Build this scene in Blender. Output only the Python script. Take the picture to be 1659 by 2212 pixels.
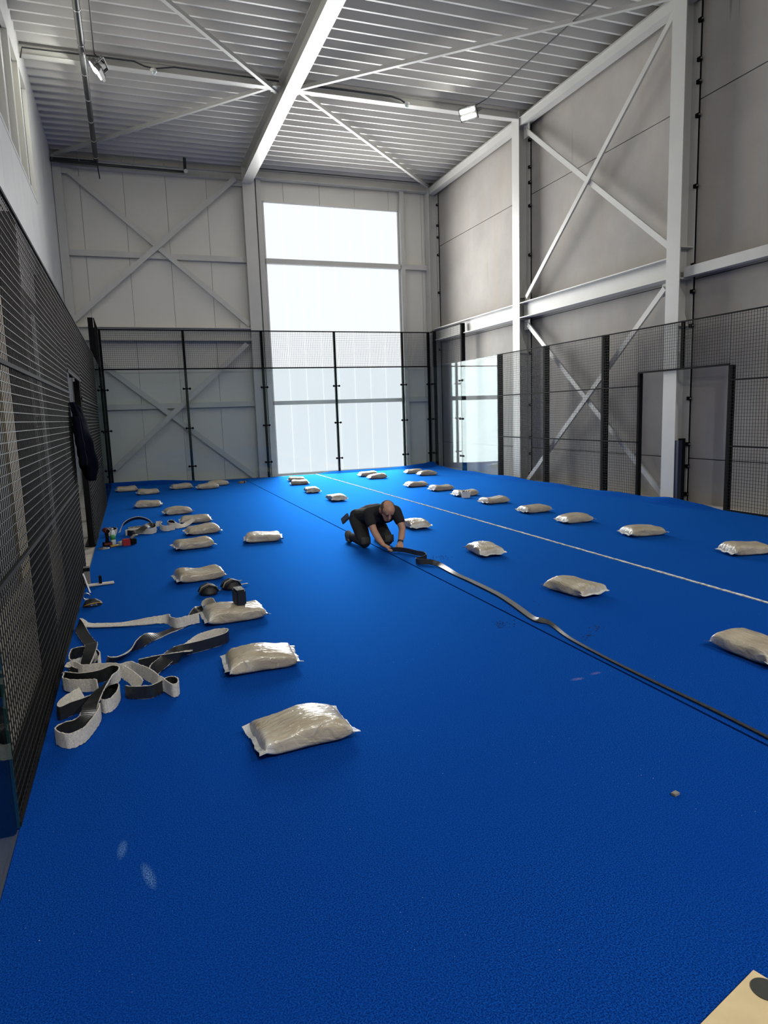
import bpy, bmesh, math, random
from mathutils import Vector, Matrix, noise

# ------------------------------------------------------------------ camera, world, light
scene = bpy.context.scene
COL = scene.collection
for o in list(bpy.data.objects):
    bpy.data.objects.remove(o)

def look(yaw, pitch, roll):
    f = Vector((math.sin(yaw) * math.cos(pitch), math.cos(yaw) * math.cos(pitch), math.sin(pitch)))
    r = Vector((math.cos(yaw), -math.sin(yaw), 0)); u = r.cross(f)
    c, s = math.cos(roll), math.sin(roll)
    r2 = c * r + s * u; u2 = -s * r + c * u
    return Matrix((r2, u2, -f)).transposed()

cam_data = bpy.data.cameras.new('camera')
cam = bpy.data.objects.new('camera', cam_data); COL.objects.link(cam)
cam.matrix_world = Matrix.Translation((0, 0, 1.6856)) @ look(0.34962, -0.14486, -0.0334).to_4x4()
cam_data.sensor_fit = 'HORIZONTAL'; cam_data.sensor_width = 36.0
cam_data.lens = 1473.5 / 1659.0 * 36.0
cam_data.clip_start = 0.05; cam_data.clip_end = 200
scene.camera = cam

world = bpy.data.worlds.new('world'); scene.world = world; world.use_nodes = True
bg = world.node_tree.nodes['Background']
bg.inputs[0].default_value = (0.75, 0.86, 1.0, 1); bg.inputs[1].default_value = 0.6

vs = scene.view_settings
vs.view_transform = 'Standard'; vs.look = 'None'; vs.gamma = 1.0; vs.use_curve_mapping = False
vs.exposure = 0.0

def area(name, loc, rot, sx, sy, power, col):
    l = bpy.data.lights.new(name, 'AREA'); l.shape = 'RECTANGLE'; l.size = sx; l.size_y = sy
    l.energy = power; l.color = col
    o = bpy.data.objects.new(name, l); COL.objects.link(o); o.location = loc; o.rotation_euler = rot
    return o
R90 = math.pi / 2
# daylight through the tall translucent window in the back wall
for zz0, zz1 in ((0.02, 1.98), (2.11, 5.82), (5.97, 7.43)):
    area('daylight_back_window', (5.84, 19.28, (zz0 + zz1) / 2), (-R90, 0, 0), 3.85, zz1 - zz0, 900 * (zz1 - zz0) / 7.13, (1.0, 0.99, 0.965)).data.spread = math.radians(135)
# daylight through the strip windows high in the left wall
area('daylight_left_windows', (-1.18, 8.0, 6.75), (0, -R90, 0), 1.9, 13.0, 110, (1.0, 0.97, 0.92))

# ------------------------------------------------------------------ materials
MAT = {}
def new_mat(name):
    m = bpy.data.materials.new(name); m.use_nodes = True
    MAT[name] = m
    nt = m.node_tree
    return m, nt, nt.nodes['Principled BSDF']

def simple(name, col, rough=0.5, metal=0.0, emis=None, es=0.0, coat=0.0, var=0.0, vscale=6.0, bump=0.0, bscale=80.0, spec=0.5):
    m, nt, p = new_mat(name)
    p.inputs['Base Color'].default_value = (*col, 1); p.inputs['Roughness'].default_value = rough
    p.inputs['Metallic'].default_value = metal; p.inputs['Specular IOR Level'].default_value = spec
    p.inputs['Coat Weight'].default_value = coat; p.inputs['Coat Roughness'].default_value = 0.12
    if emis:
        p.inputs['Emission Color'].default_value = (*emis, 1); p.inputs['Emission Strength'].default_value = es
    tc = None
    if var or bump:
        tc = nt.nodes.new('ShaderNodeTexCoord')
    if var:
        n = nt.nodes.new('ShaderNodeTexNoise'); n.inputs['Scale'].default_value = vscale; n.inputs['Detail'].default_value = 5
        nt.links.new(tc.outputs['Object'], n.inputs['Vector'])
        r = nt.nodes.new('ShaderNodeValToRGB')
        r.color_ramp.elements[0].position = 0.3; r.color_ramp.elements[1].position = 0.7
        r.color_ramp.elements[0].color = (*[c * (1 - var) for c in col], 1)
        r.color_ramp.elements[1].color = (*[min(1, c * (1 + var)) for c in col], 1)
        nt.links.new(n.outputs[0], r.inputs[0]); nt.links.new(r.outputs[0], p.inputs['Base Color'])
    if bump:
        n2 = nt.nodes.new('ShaderNodeTexNoise'); n2.inputs['Scale'].default_value = bscale; n2.inputs['Detail'].default_value = 4
        nt.links.new(tc.outputs['Object'], n2.inputs['Vector'])
        b = nt.nodes.new('ShaderNodeBump'); b.inputs['Strength'].default_value = bump; b.inputs['Distance'].default_value = 0.01
        nt.links.new(n2.outputs[0], b.inputs['Height']); nt.links.new(b.outputs[0], p.inputs['Normal'])
    return m

def N(nt, kind, **kw):
    n = nt.nodes.new(kind)
    for k, v in kw.items():
        if k in n.inputs: n.inputs[k].default_value = v
        else: setattr(n, k, v)
    return n

def mixcol(nt, a, b, fac):
    m = nt.nodes.new('ShaderNodeMix'); m.data_type = 'RGBA'
    for sock, v in ((m.inputs[6], a), (m.inputs[7], b), (m.inputs[0], fac)):
        if isinstance(v, (tuple, float, int)):
            sock.default_value = (*v, 1) if isinstance(v, tuple) else v
        else: nt.links.new(v, sock)
    return m.outputs[2]

def ramp(nt, src, p0, p1, c0=(0, 0, 0), c1=(1, 1, 1)):
    r = nt.nodes.new('ShaderNodeValToRGB')
    r.color_ramp.elements[0].position = p0; r.color_ramp.elements[1].position = p1
    r.color_ramp.elements[0].color = (*c0, 1); r.color_ramp.elements[1].color = (*c1, 1)
    nt.links.new(src, r.inputs[0]); return r.outputs[0]

# blue artificial turf: speckled short pile, a few pale blue patches and pinkish dust scuffs
def turf_material():
    m, nt, p = new_mat('blue_turf')
    geo = nt.nodes.new('ShaderNodeNewGeometry'); pos = geo.outputs['Position']
    fine = N(nt, 'ShaderNodeTexNoise', Scale=190.0, Detail=3.0, Roughness=0.65); nt.links.new(pos, fine.inputs['Vector'])
    big = N(nt, 'ShaderNodeTexNoise', Scale=0.9, Detail=4.0); nt.links.new(pos, big.inputs['Vector'])
    c1 = ramp(nt, fine.outputs[0], 0.40, 0.63, (0.0012, 0.0185, 0.15), (0.008, 0.088, 0.45))
    c2 = mixcol(nt, c1, (0.003, 0.044, 0.285), ramp(nt, big.outputs[0], 0.35, 0.7, (0, 0, 0), (0.55, 0.55, 0.55)))
    # scattered white sand grains
    spk = N(nt, 'ShaderNodeTexNoise', Scale=95.0, Detail=1.0); nt.links.new(pos, spk.inputs['Vector'])
    spk2 = N(nt, 'ShaderNodeTexNoise', Scale=1.7, Detail=2.0); nt.links.new(pos, spk2.inputs['Vector'])
    mm = nt.nodes.new('ShaderNodeMath'); mm.operation = 'MULTIPLY'
    nt.links.new(ramp(nt, spk.outputs[0], 0.77, 0.80), mm.inputs[0]); nt.links.new(ramp(nt, spk2.outputs[0], 0.52, 0.62, (0, 0, 0), (0.7, 0.7, 0.7)), mm.inputs[1])
    col = mixcol(nt, c2, (0.5, 0.6, 0.75), mm.outputs[0])
    # pale blue patches, then pinkish dust scuffs, on the pile
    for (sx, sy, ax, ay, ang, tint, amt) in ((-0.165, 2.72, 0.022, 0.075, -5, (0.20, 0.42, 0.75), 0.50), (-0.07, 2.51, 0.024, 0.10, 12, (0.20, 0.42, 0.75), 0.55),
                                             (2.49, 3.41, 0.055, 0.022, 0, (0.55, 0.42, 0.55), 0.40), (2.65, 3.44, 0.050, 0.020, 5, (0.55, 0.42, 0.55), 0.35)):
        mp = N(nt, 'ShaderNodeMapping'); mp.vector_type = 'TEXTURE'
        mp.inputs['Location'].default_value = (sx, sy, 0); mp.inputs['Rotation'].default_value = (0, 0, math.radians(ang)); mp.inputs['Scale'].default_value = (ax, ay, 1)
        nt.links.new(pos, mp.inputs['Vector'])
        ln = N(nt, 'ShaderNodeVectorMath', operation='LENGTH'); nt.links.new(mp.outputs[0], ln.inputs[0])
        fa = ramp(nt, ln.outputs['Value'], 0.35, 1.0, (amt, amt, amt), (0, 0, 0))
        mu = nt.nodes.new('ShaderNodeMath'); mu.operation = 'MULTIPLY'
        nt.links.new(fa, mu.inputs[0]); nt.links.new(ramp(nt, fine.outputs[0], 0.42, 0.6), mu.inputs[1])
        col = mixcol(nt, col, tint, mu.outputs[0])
    d = nt.nodes.new('ShaderNodeBsdfDiffuse'); nt.links.new(col, d.inputs['Color'])
    b = N(nt, 'ShaderNodeBump', Strength=0.55, Distance=0.006); nt.links.new(fine.outputs[0], b.inputs['Height'])
    nt.links.new(b.outputs[0], d.inputs['Normal'])
    g = nt.nodes.new('ShaderNodeBsdfGlossy'); g.inputs['Color'].default_value = (0.03, 0.30, 0.95, 1); g.inputs['Roughness'].default_value = 0.62
    lw = nt.nodes.new('ShaderNodeLayerWeight'); lw.inputs[0].default_value = 0.5
    pw = N(nt, 'ShaderNodeMath', operation='POWER'); nt.links.new(lw.outputs['Facing'], pw.inputs[0]); pw.inputs[1].default_value = 4.0
    mu = N(nt, 'ShaderNodeMath', operation='MULTIPLY'); nt.links.new(pw.outputs[0], mu.inputs[0]); mu.inputs[1].default_value = 0.60
    mx = nt.nodes.new('ShaderNodeMixShader'); nt.links.new(mu.outputs[0], mx.inputs[0]); nt.links.new(d.outputs[0], mx.inputs[1]); nt.links.new(g.outputs[0], mx.inputs[2])
    nt.nodes.remove(p); nt.links.new(mx.outputs[0], nt.nodes['Material Output'].inputs[0])
    return m
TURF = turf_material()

def concrete_material(name, col, warm):
    m, nt, p = new_mat(name)
    geo = nt.nodes.new('ShaderNodeNewGeometry'); pos = geo.outputs['Position']
    a = N(nt, 'ShaderNodeTexNoise', Scale=0.8, Detail=6.0, Roughness=0.6); nt.links.new(pos, a.inputs['Vector'])
    mp = N(nt, 'ShaderNodeMapping'); mp.inputs['Scale'].default_value = (4, 4, 0.35); nt.links.new(pos, mp.inputs['Vector'])
    st = N(nt, 'ShaderNodeTexNoise', Scale=1.4, Detail=5.0); nt.links.new(mp.outputs[0], st.inputs['Vector'])
    g = N(nt, 'ShaderNodeTexNoise', Scale=45.0, Detail=5.0); nt.links.new(pos, g.inputs['Vector'])
    c = mixcol(nt, tuple(x * 0.86 for x in col), tuple(x * 1.12 for x in col), ramp(nt, a.outputs[0], 0.3, 0.7))
    c = mixcol(nt, c, warm, ramp(nt, st.outputs[0], 0.45, 0.75, (0, 0, 0), (0.6, 0.6, 0.6)))
    c = mixcol(nt, c, tuple(x * 0.6 for x in col), ramp(nt, g.outputs[0], 0.62, 0.8, (0, 0, 0), (0.3, 0.3, 0.3)))
    if name == 'concrete_panel':      # damp runs below the eave
        for (sy, sz, ay, az, amt) in ((8.66, 7.85, 0.045, 0.75, 0.55), (8.50, 7.6, 0.02, 0.5, 0.35), (12.6, 6.9, 0.05, 0.5, 0.18), (16.2, 5.2, 0.06, 0.6, 0.15)):
            mp = N(nt, 'ShaderNodeMapping'); mp.vector_type = 'TEXTURE'
            mp.inputs['Location'].default_value = (0, sy, sz); mp.inputs['Scale'].default_value = (50, ay, az); nt.links.new(pos, mp.inputs['Vector'])
            ln = N(nt, 'ShaderNodeVectorMath', operation='LENGTH'); nt.links.new(mp.outputs[0], ln.inputs[0])
            jit = N(nt, 'ShaderNodeMath', operation='MULTIPLY_ADD'); nt.links.new(st.outputs[0], jit.inputs[0]); jit.inputs[1].default_value = 0.5; nt.links.new(ln.outputs['Value'], jit.inputs[2])
            c = mixcol(nt, c, tuple(x * 0.35 for x in col), ramp(nt, jit.outputs[0], 0.7, 1.15, (amt, amt, amt), (0, 0, 0)))
    nt.links.new(c, p.inputs['Base Color']); p.inputs['Roughness'].default_value = 0.8; p.inputs['Specular IOR Level'].default_value = 0.25
    b = N(nt, 'ShaderNodeBump', Strength=0.25, Distance=0.004); nt.links.new(g.outputs[0], b.inputs['Height']); nt.links.new(b.outputs[0], p.inputs['Normal'])
    return m
CONC = concrete_material('concrete_panel', (0.36, 0.34, 0.315), (0.37, 0.32, 0.27))
SLAB = concrete_material('concrete_slab', (0.46, 0.43, 0.38), (0.42, 0.38, 0.33))

def glass_material(name, tint):
    m = bpy.data.materials.new(name); m.use_nodes = True; nt = m.node_tree; MAT[name] = m
    nt.nodes.remove(nt.nodes['Principled BSDF']); out = nt.nodes['Material Output']
    tr = nt.nodes.new('ShaderNodeBsdfTransparent'); tr.inputs[0].default_value = (*tint, 1)
    gl = nt.nodes.new('ShaderNodeBsdfGlossy'); gl.inputs['Roughness'].default_value = 0.0; gl.inputs['Color'].default_value = (0.30, 0.33, 0.33, 1)
    lw = nt.nodes.new('ShaderNodeLayerWeight'); lw.inputs[0].default_value = 0.5
    pw = N(nt, 'ShaderNodeMath', operation='POWER'); nt.links.new(lw.outputs['Facing'], pw.inputs[0]); pw.inputs[1].default_value = 4.5
    ma = N(nt, 'ShaderNodeMath', operation='MULTIPLY_ADD'); nt.links.new(pw.outputs[0], ma.inputs[0]); ma.inputs[1].default_value = 0.9; ma.inputs[2].default_value = 0.045
    mx = nt.nodes.new('ShaderNodeMixShader'); nt.links.new(ma.outputs[0], mx.inputs[0])
    nt.links.new(tr.outputs[0], mx.inputs[1]); nt.links.new(gl.outputs[0], mx.inputs[2]); nt.links.new(mx.outputs[0], out.inputs[0])
    return m
GLASS = glass_material('clear_glass', (0.925, 0.955, 0.965))
GEDGE = simple('glass_edge', (0.02, 0.075, 0.07), 0.3)

STEEL = simple('painted_steel', (0.53, 0.525, 0.495), 0.42, var=0.04, vscale=2)
DECK = simple('deck_steel', (0.57, 0.56, 0.535), 0.45, var=0.04, vscale=1.5)
PANEL = simple('wall_panel', (0.67, 0.655, 0.60), 0.5, var=0.03, vscale=1.0)
PANELW = simple('wall_panel_white', (0.64, 0.64, 0.635), 0.35, var=0.04, vscale=1.5)
JOINT = simple('joint_dark', (0.10, 0.095, 0.09), 0.8)
BLACK = simple('black_powder_coat', (0.006, 0.006, 0.007), 0.8, spec=0.1)
WIRE = simple('black_wire', (0.009, 0.0088, 0.0085), 0.6, spec=0.15)
RUBBER = simple('black_rubber', (0.014, 0.014, 0.014), 0.45, bump=0.4, bscale=120)
BACKING = simple('strip_backing', (0.018, 0.019, 0.020), 0.33, var=0.2, vscale=40)
PILE = simple('white_pile', (0.88, 0.82, 0.73), 0.95, var=0.16, vscale=90, bump=1.0, bscale=260, spec=0.1)
LINEW = simple('line_white', (0.66, 0.64, 0.60), 0.9, var=0.55, vscale=28, bump=0.8, bscale=200)
DARKSEAM = simple('seam_dark', (0.004, 0.008, 0.022), 0.9)
PLYW = simple('plywood', (0.74, 0.58, 0.33), 0.55, var=0.10, vscale=7)
PVC = simple('dark_pipe', (0.035, 0.037, 0.037), 0.3)
CHROME = simple('galvanised', (0.62, 0.63, 0.65), 0.28, metal=1.0)
NAVY = simple('navy_cloth', (0.004, 0.005, 0.011), 1.0, spec=0.05, bump=0.5, bscale=160)
LED = simple('led_lens', (1, 1, 1), 0.3, emis=(1.0, 1.0, 0.92), es=160.0)
LAMPB = simple('lamp_body', (0.10, 0.10, 0.10), 0.4)
WINP = simple('backlit_panel', (0.1, 0.1, 0.1), 0.6, emis=(0.92, 0.965, 1.0), es=0.98)
WINR = simple('backlit_panel_joint', (0.1, 0.1, 0.1), 0.6, emis=(0.97, 0.985, 1.0), es=1.12)
WINL = simple('backlit_cream_panel', (0.62, 0.60, 0.48), 0.45, emis=(0.9, 0.85, 0.62), es=0.10)
RED = simple('red_plastic', (0.33, 0.012, 0.012), 0.4)
DARKRED = simple('dark_red_plastic', (0.11, 0.018, 0.014), 0.45)
YELL = simple('ochre_plastic', (0.42, 0.25, 0.05), 0.5)
GREYP = simple('grey_plastic', (0.23, 0.22, 0.19), 0.5)
WHITEP = simple('white_plastic', (0.75, 0.74, 0.72), 0.4)
GREENL = simple('green_label', (0.05, 0.32, 0.09), 0.5)
CLEARP = simple('clear_plastic', (0.62, 0.70, 0.68), 0.12)
CREAM = simple('cream_paint', (0.62, 0.57, 0.43), 0.5)
WOODC = simple('wood_brown', (0.30, 0.20, 0.11), 0.6, var=0.3, vscale=5)
BLUEPIPE = simple('blue_black', (0.012, 0.018, 0.040), 0.4)

# sand seen through glossy clear film, whiter where the film stands off the sand (towards the sealed ends)
def bag_material():
    m, nt, p = new_mat('sand_in_film')
    tc = nt.nodes.new('ShaderNodeTexCoord'); oi = nt.nodes.new('ShaderNodeObjectInfo')
    add = N(nt, 'ShaderNodeVectorMath', operation='ADD'); nt.links.new(tc.outputs['Object'], add.inputs[0]); nt.links.new(oi.outputs['Location'], add.inputs[1])
    n1 = N(nt, 'ShaderNodeTexNoise', Scale=7.0, Detail=3.0); nt.links.new(add.outputs[0], n1.inputs['Vector'])
    mp = N(nt, 'ShaderNodeMapping'); mp.inputs['Scale'].default_value = (9, 30, 14); nt.links.new(add.outputs[0], mp.inputs['Vector'])
    n2 = N(nt, 'ShaderNodeTexNoise', Scale=1.0, Detail=3.0, Distortion=1.2); nt.links.new(mp.outputs[0], n2.inputs['Vector'])
    sx = nt.nodes.new('ShaderNodeSeparateXYZ'); nt.links.new(tc.outputs['Object'], sx.inputs[0])
    ab = N(nt, 'ShaderNodeMath', operation='ABSOLUTE'); nt.links.new(sx.outputs[0], ab.inputs[0])
    end = N(nt, 'ShaderNodeMath', operation='MULTIPLY_ADD'); nt.links.new(n1.outputs[0], end.inputs[0]); end.inputs[1].default_value = 0.14; nt.links.new(ab.outputs[0], end.inputs[2])
    e = ramp(nt, end.outputs[0], 0.27, 0.33)
    c = mixcol(nt, (0.40, 0.335, 0.235), (0.51, 0.44, 0.325), ramp(nt, n1.outputs[0], 0.35, 0.65))
    c = mixcol(nt, c, (0.68, 0.66, 0.60), ramp(nt, n2.outputs[0], 0.60, 0.75, (0, 0, 0), (0.45, 0.45, 0.45)))
    c = mixcol(nt, c, (0.72, 0.71, 0.67), e)
    nt.links.new(c, p.inputs['Base Color']); p.inputs['Roughness'].default_value = 0.34
    p.inputs['Coat Weight'].default_value = 0.45; p.inputs['Coat Roughness'].default_value = 0.14
    bmp = N(nt, 'ShaderNodeBump', Strength=0.9, Distance=0.014); nt.links.new(n2.outputs[0], bmp.inputs['Height']); nt.links.new(bmp.outputs[0], p.inputs['Normal'])
    nt.links.new(bmp.outputs[0], p.inputs['Coat Normal'])
    return m
SAND = bag_material()
FILM = simple('film_edge', (0.68, 0.68, 0.66), 0.25, coat=0.6, bump=0.6, bscale=60)

# ------------------------------------------------------------------ mesh helpers
class MB:
    def __init__(self): self.v = []; self.f = []; self.m = []
    def add(self, verts, faces, mi=0):
        o = len(self.v); self.v += [tuple(x) for x in verts]
        self.f += [tuple(i + o for i in f) for f in faces]; self.m += [mi] * len(faces)
        return self
    def box(self, x0, x1, y0, y1, z0, z1, mi=0):
        v = [(x, y, z) for x in (x0, x1) for y in (y0, y1) for z in (z0, z1)]
        return self.add(v, [(0, 1, 3, 2), (4, 6, 7, 5), (0, 4, 5, 1), (2, 3, 7, 6), (0, 2, 6, 4), (1, 5, 7, 3)], mi)
    def bar(self, p, q, w, h, up=(0, 0, 1), mi=0):
        p, q = Vector(p), Vector(q); d = (q - p).normalized(); u = Vector(up)
        s = d.cross(u)
        if s.length < 1e-5: s = d.cross(Vector((1, 0, 0)))
        s.normalize(); u = s.cross(d).normalized()
        v = [c + s * a * w / 2 + u * b * h / 2 for c in (p, q) for a in (-1, 1) for b in (-1, 1)]
        return self.add(v, [(0, 1, 3, 2), (4, 6, 7, 5), (0, 4, 5, 1), (2, 3, 7, 6), (0, 2, 6, 4), (1, 5, 7, 3)], mi)
    def tube(self, pts, r, n=10, cap=True, mi=0):
        pts = [Vector(p) for p in pts]; rr = r if isinstance(r, (list, tuple)) else [r] * len(pts)
        rings = []; prev = None
        for i, p in enumerate(pts):
            d = (pts[min(i + 1, len(pts) - 1)] - pts[max(i - 1, 0)]).normalized()
            if prev is None:
                a = d.cross(Vector((0, 0, 1)))
                if a.length < 1e-4: a = d.cross(Vector((1, 0, 0)))
            else: a = prev - d * prev.dot(d)
            a.normalize(); prev = a; b = d.cross(a)
            rings.append([p + (a * math.cos(t) + b * math.sin(t)) * rr[i] for t in [2 * math.pi * k / n for k in range(n)]])
        v = [x for ring in rings for x in ring]
        f = [(i * n + k, i * n + (k + 1) % n, (i + 1) * n + (k + 1) % n, (i + 1) * n + k) for i in range(len(pts) - 1) for k in range(n)]
        if cap: f += [tuple(range(n))[::-1], tuple((len(pts) - 1) * n + k for k in range(n))]
        return self.add(v, f, mi)
    def prism(self, prof, p, q, side, up, mi=0):
        """extrude a 2D closed profile (side, up coordinates) from p to q"""
        p, q, s, u = Vector(p), Vector(q), Vector(side), Vector(up); n = len(prof)
        v = [c + s * a + u * b for c in (p, q) for a, b in prof]
        f = [(k, (k + 1) % n, n + (k + 1) % n, n + k) for k in range(n)]
        f += [tuple(range(n))[::-1], tuple(range(n, 2 * n))]
        return self.add(v, f, mi)
    def hbeam(self, p, q, depth, width, side, up, tf=0.018, tw=0.012):
        """H or I section; depth along 'up', flange width along 'side', origin at the section centre"""
        h, w, t = depth / 2, width / 2, tw / 2
        prof = [(-w, -h), (w, -h), (w, -h + tf), (t, -h + tf), (t, h - tf), (w, h - tf), (w, h), (-w, h), (-w, h - tf), (-t, h - tf), (-t, -h + tf), (-w, -h + tf)]
        return self.prism(prof, p, q, side, up)
    def lathe(self, prof, c, n=16, mi=0, axis='Z'):
        c = Vector(c); v = []
        for r, z in prof:
            for k in range(n):
                t = 2 * math.pi * k / n
                q = (r * math.cos(t), r * math.sin(t), z)
                if axis == 'Y': q = (q[0], q[2], q[1])
                if axis == 'X': q = (q[2], q[0], q[1])
                v.append(c + Vector(q))
        f = [(i * n + k, i * n + (k + 1) % n, (i + 1) * n + (k + 1) % n, (i + 1) * n + k) for i in range(len(prof) - 1) for k in range(n)]
        f += [tuple(range(n))[::-1], tuple((len(prof) - 1) * n + k for k in range(n))]
        return self.add(v, f, mi)
    def build(self, name, mats, parent=None, smooth=False, bevel=0.0, fix=True):
        me = bpy.data.meshes.new(name)
        off = Vector(parent.location) if (parent is not None and parent.get('_off')) else Vector((0, 0, 0))
        if parent is not None and parent.parent is not None and parent.get('_off2'): off = Vector(parent['_off2'])
        me.from_pydata([tuple(Vector(x) - off) for x in self.v], [], self.f)
        if not isinstance(mats, (list, tuple)): mats = [mats]
        for m in mats: me.materials.append(m)
        for i, pgn in enumerate(me.polygons):
            pgn.material_index = self.m[i]; pgn.use_smooth = smooth
        if fix:
            bm = bmesh.new(); bm.from_mesh(me); bmesh.ops.recalc_face_normals(bm, faces=bm.faces)
            if bevel: bmesh.ops.bevel(bm, geom=[e for e in bm.edges], offset=bevel, segments=2, affect='EDGES', clamp_overlap=True)
            bm.to_mesh(me); bm.free()
        o = bpy.data.objects.new(name, me); COL.objects.link(o)
        if parent is not None:
            o.parent = parent
            if off.length: o['_off2'] = tuple(off)
        return o

def thing(name, label, cat, loc, rz=0.0, group=None, world=True):
    """an Empty at the thing's base; parts built in world coordinates when world is True"""
    o = bpy.data.objects.new(name, None); COL.objects.link(o)
    o.location = loc; o.rotation_euler = (0, 0, rz); o.empty_display_size = 0.05
    o['label'] = label; o['category'] = cat
    if group: o['group'] = group
    if world: o['_off'] = 1
    return o

def tag(o, label, cat, group=None):
    o['label'] = label; o['category'] = cat
    if group: o['group'] = group
    return o

def struct(o):
    o['kind'] = 'structure'; return o
def struct_empty(name, loc=(0, 0, 0)):
    o = bpy.data.objects.new(name, None); COL.objects.link(o); o.location = loc; o['kind'] = 'structure'; o['_off'] = 1
    return o

# ------------------------------------------------------------------ dimensions (metres)
XL, XR, YB = -0.571, 8.58, 19.055          # court enclosure: left fence, right fence, back glass
WL, WR, WB, WF = -1.28, 8.97, 19.42, -6.0  # hall walls: left, right, back, rear
ZC = 8.22                                  # underside of the roof deck

# ================================================================== THE HALL
# floor slab
struct(MB().box(WL - 0.2, WR + 0.3, WF - 0.2, WB + 0.3, -0.25, -0.014).build('floor', SLAB))

# roof deck: trapezoidal sheet, narrow lower flanges, ribs running from side wall to side wall
def make_deck():
    pitch, y = 0.315, WF - 0.1
    prof = []
    while y < WB + 0.2:
        prof += [(y, ZC), (y + 0.045, ZC), (y + 0.095, ZC + 0.14), (y + 0.265, ZC + 0.14)]
        y += pitch
    m = MB(); x0, x1 = WL - 0.1, WR + 0.2
    v = [(x, a, b) for a, b in prof for x in (x0, x1)]
    v += [(x, a, b + 0.02) for a, b in prof for x in (x0, x1)]
    n = len(prof); f = [(2 * i, 2 * i + 1, 2 * i + 3, 2 * i + 2) for i in range(n - 1)]
    f += [(2 * n + 2 * i, 2 * n + 2 * i + 2, 2 * n + 2 * i + 3, 2 * n + 2 * i + 1) for i in range(n - 1)]
    m.add(v, f)
    return struct(m.build('ceiling', DECK, fix=False))
make_deck()

# rear wall behind the viewer
rw = struct_empty('wall_rear', (4, WF, 0))
MB().box(WL - 0.2, -0.3, WF - 0.2, WF, -0.1, ZC + 0.2).box(8.1, WR + 0.2, WF - 0.2, WF, -0.1, ZC + 0.2).box(-0.3, 8.1, WF - 0.2, WF, 5.3, ZC + 0.2).box(-0.3, 8.1, WF - 0.2, WF, -0.1, 0.5).build('wall_core', PANEL, rw)
w3 = struct_empty('added_rear_window', (4, WF, 1))  # made-up glowing window behind the camera, added for fill
for i in range(16):
    a = -0.3 + i * 8.4 / 16
    MB().box(a + 0.004, a + 8.4 / 16 - 0.004, WF - 0.12, WF - 0.06, 0.5, 5.3).build('pane', WINL, w3)

# ---- back wall: vertical sandwich panels round the tall window
WX0, WX1, WZ1 = 3.86, 7.81, 7.47
wb = struct_empty('wall_back', (4, WB, 0))
MB().box(WL - 0.2, WX0, WB + 0.06, WB + 0.2, -0.1, ZC + 0.2).box(WX1, WR + 0.2, WB + 0.06, WB + 0.2, -0.1, ZC + 0.2).box(WX0, WX1, WB + 0.06, WB + 0.2, WZ1, ZC + 0.2).build('wall_core', JOINT, wb)
joints = [WL - 0.1] + [-0.69 + 1.027 * i for i in range(0, 10)] + [WR + 0.1]
for a, b in zip(joints, joints[1:]):
    spans = [(a, b, -0.05, ZC + 0.15)]
    if b > WX0 and a < WX1:
        spans = [(a, b, WZ1, ZC + 0.15)]
        if a < WX0: spans.append((a, WX0, -0.05, WZ1))
        if b > WX1: spans.append((WX1, b, -0.05, WZ1))
    for p, q, z0, z1 in spans:
        if q - p > 0.02:
            MB().box(p + 0.004, q - 0.004, WB, WB + 0.07, z0, z1).build('wall_panel', PANEL, wb)

# ---- the tall translucent window
w1 = struct_empty('window_1', ((WX0 + WX1) / 2, WB, 0))
TR = [(1.99, 2.10), (5.83, 5.96)]
rows = [(-0.02, 1.99), (2.10, 5.83), (5.96, WZ1 - 0.03)]
npl = 8; pw = (WX1 - WX0 - 0.06) / npl
for z0, z1 in rows:
    for i in range(npl):
        a = WX0 + 0.03 + i * pw
        MB().box(a + 0.012, a + pw - 0.012, WB + 0.02, WB + 0.06, z0, z1).build('pane', WINP, w1)
    for i in range(npl + 1):
        a = WX0 + 0.03 + i * pw
        MB().box(a - 0.012, a + 0.012, WB + 0.012, WB + 0.055, z0, z1).build('pane_joint', WINR, w1)
for z0, z1 in TR:
    MB().box(WX0, WX1, WB - 0.12, WB + 0.02, z0, z1).build('transom', STEEL, w1)
MB().box(WX0 - 0.01, WX0 + 0.03, WB - 0.02, WB + 0.06, -0.02, WZ1).build('window_frame', PANELW, w1)
MB().box(WX1 - 0.03, WX1 + 0.01, WB - 0.02, WB + 0.06, -0.02, WZ1).build('window_frame', PANELW, w1)
MB().box(WX0, WX1, WB - 0.02, WB + 0.06, WZ1 - 0.03, WZ1 + 0.01).build('window_frame', PANELW, w1)
MB().box(WX0, WX1, WB - 0.04, WB + 0.06, -0.03, 0.04).build('window_sill', PANELW, w1)

# ---- right wall: big precast concrete panels
wr = struct_empty('wall_right', (WR, 10, 0))
MB().box(WR + 0.03, WR + 0.25, WF - 0.2, WB + 0.2, -0.1, ZC + 0.2).build('wall_core', JOINT, wr)
COLY = [19.24, 14.29, 9.36, 4.43, -0.5]
ys = [WB + 0.1, 14.29, 9.36, 4.43, -0.5, WF - 0.1]
zs = [-0.05, 0.735, 3.70, 6.47, ZC + 0.15]
for b, a in zip(ys, ys[1:]):
    for z0, z1 in zip(zs, zs[1:]):
        MB().box(WR, WR + 0.12, a + 0.006, b - 0.006, z0 + 0.008, z1 - 0.008).build('concrete_panel', CONC, wr)

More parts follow.
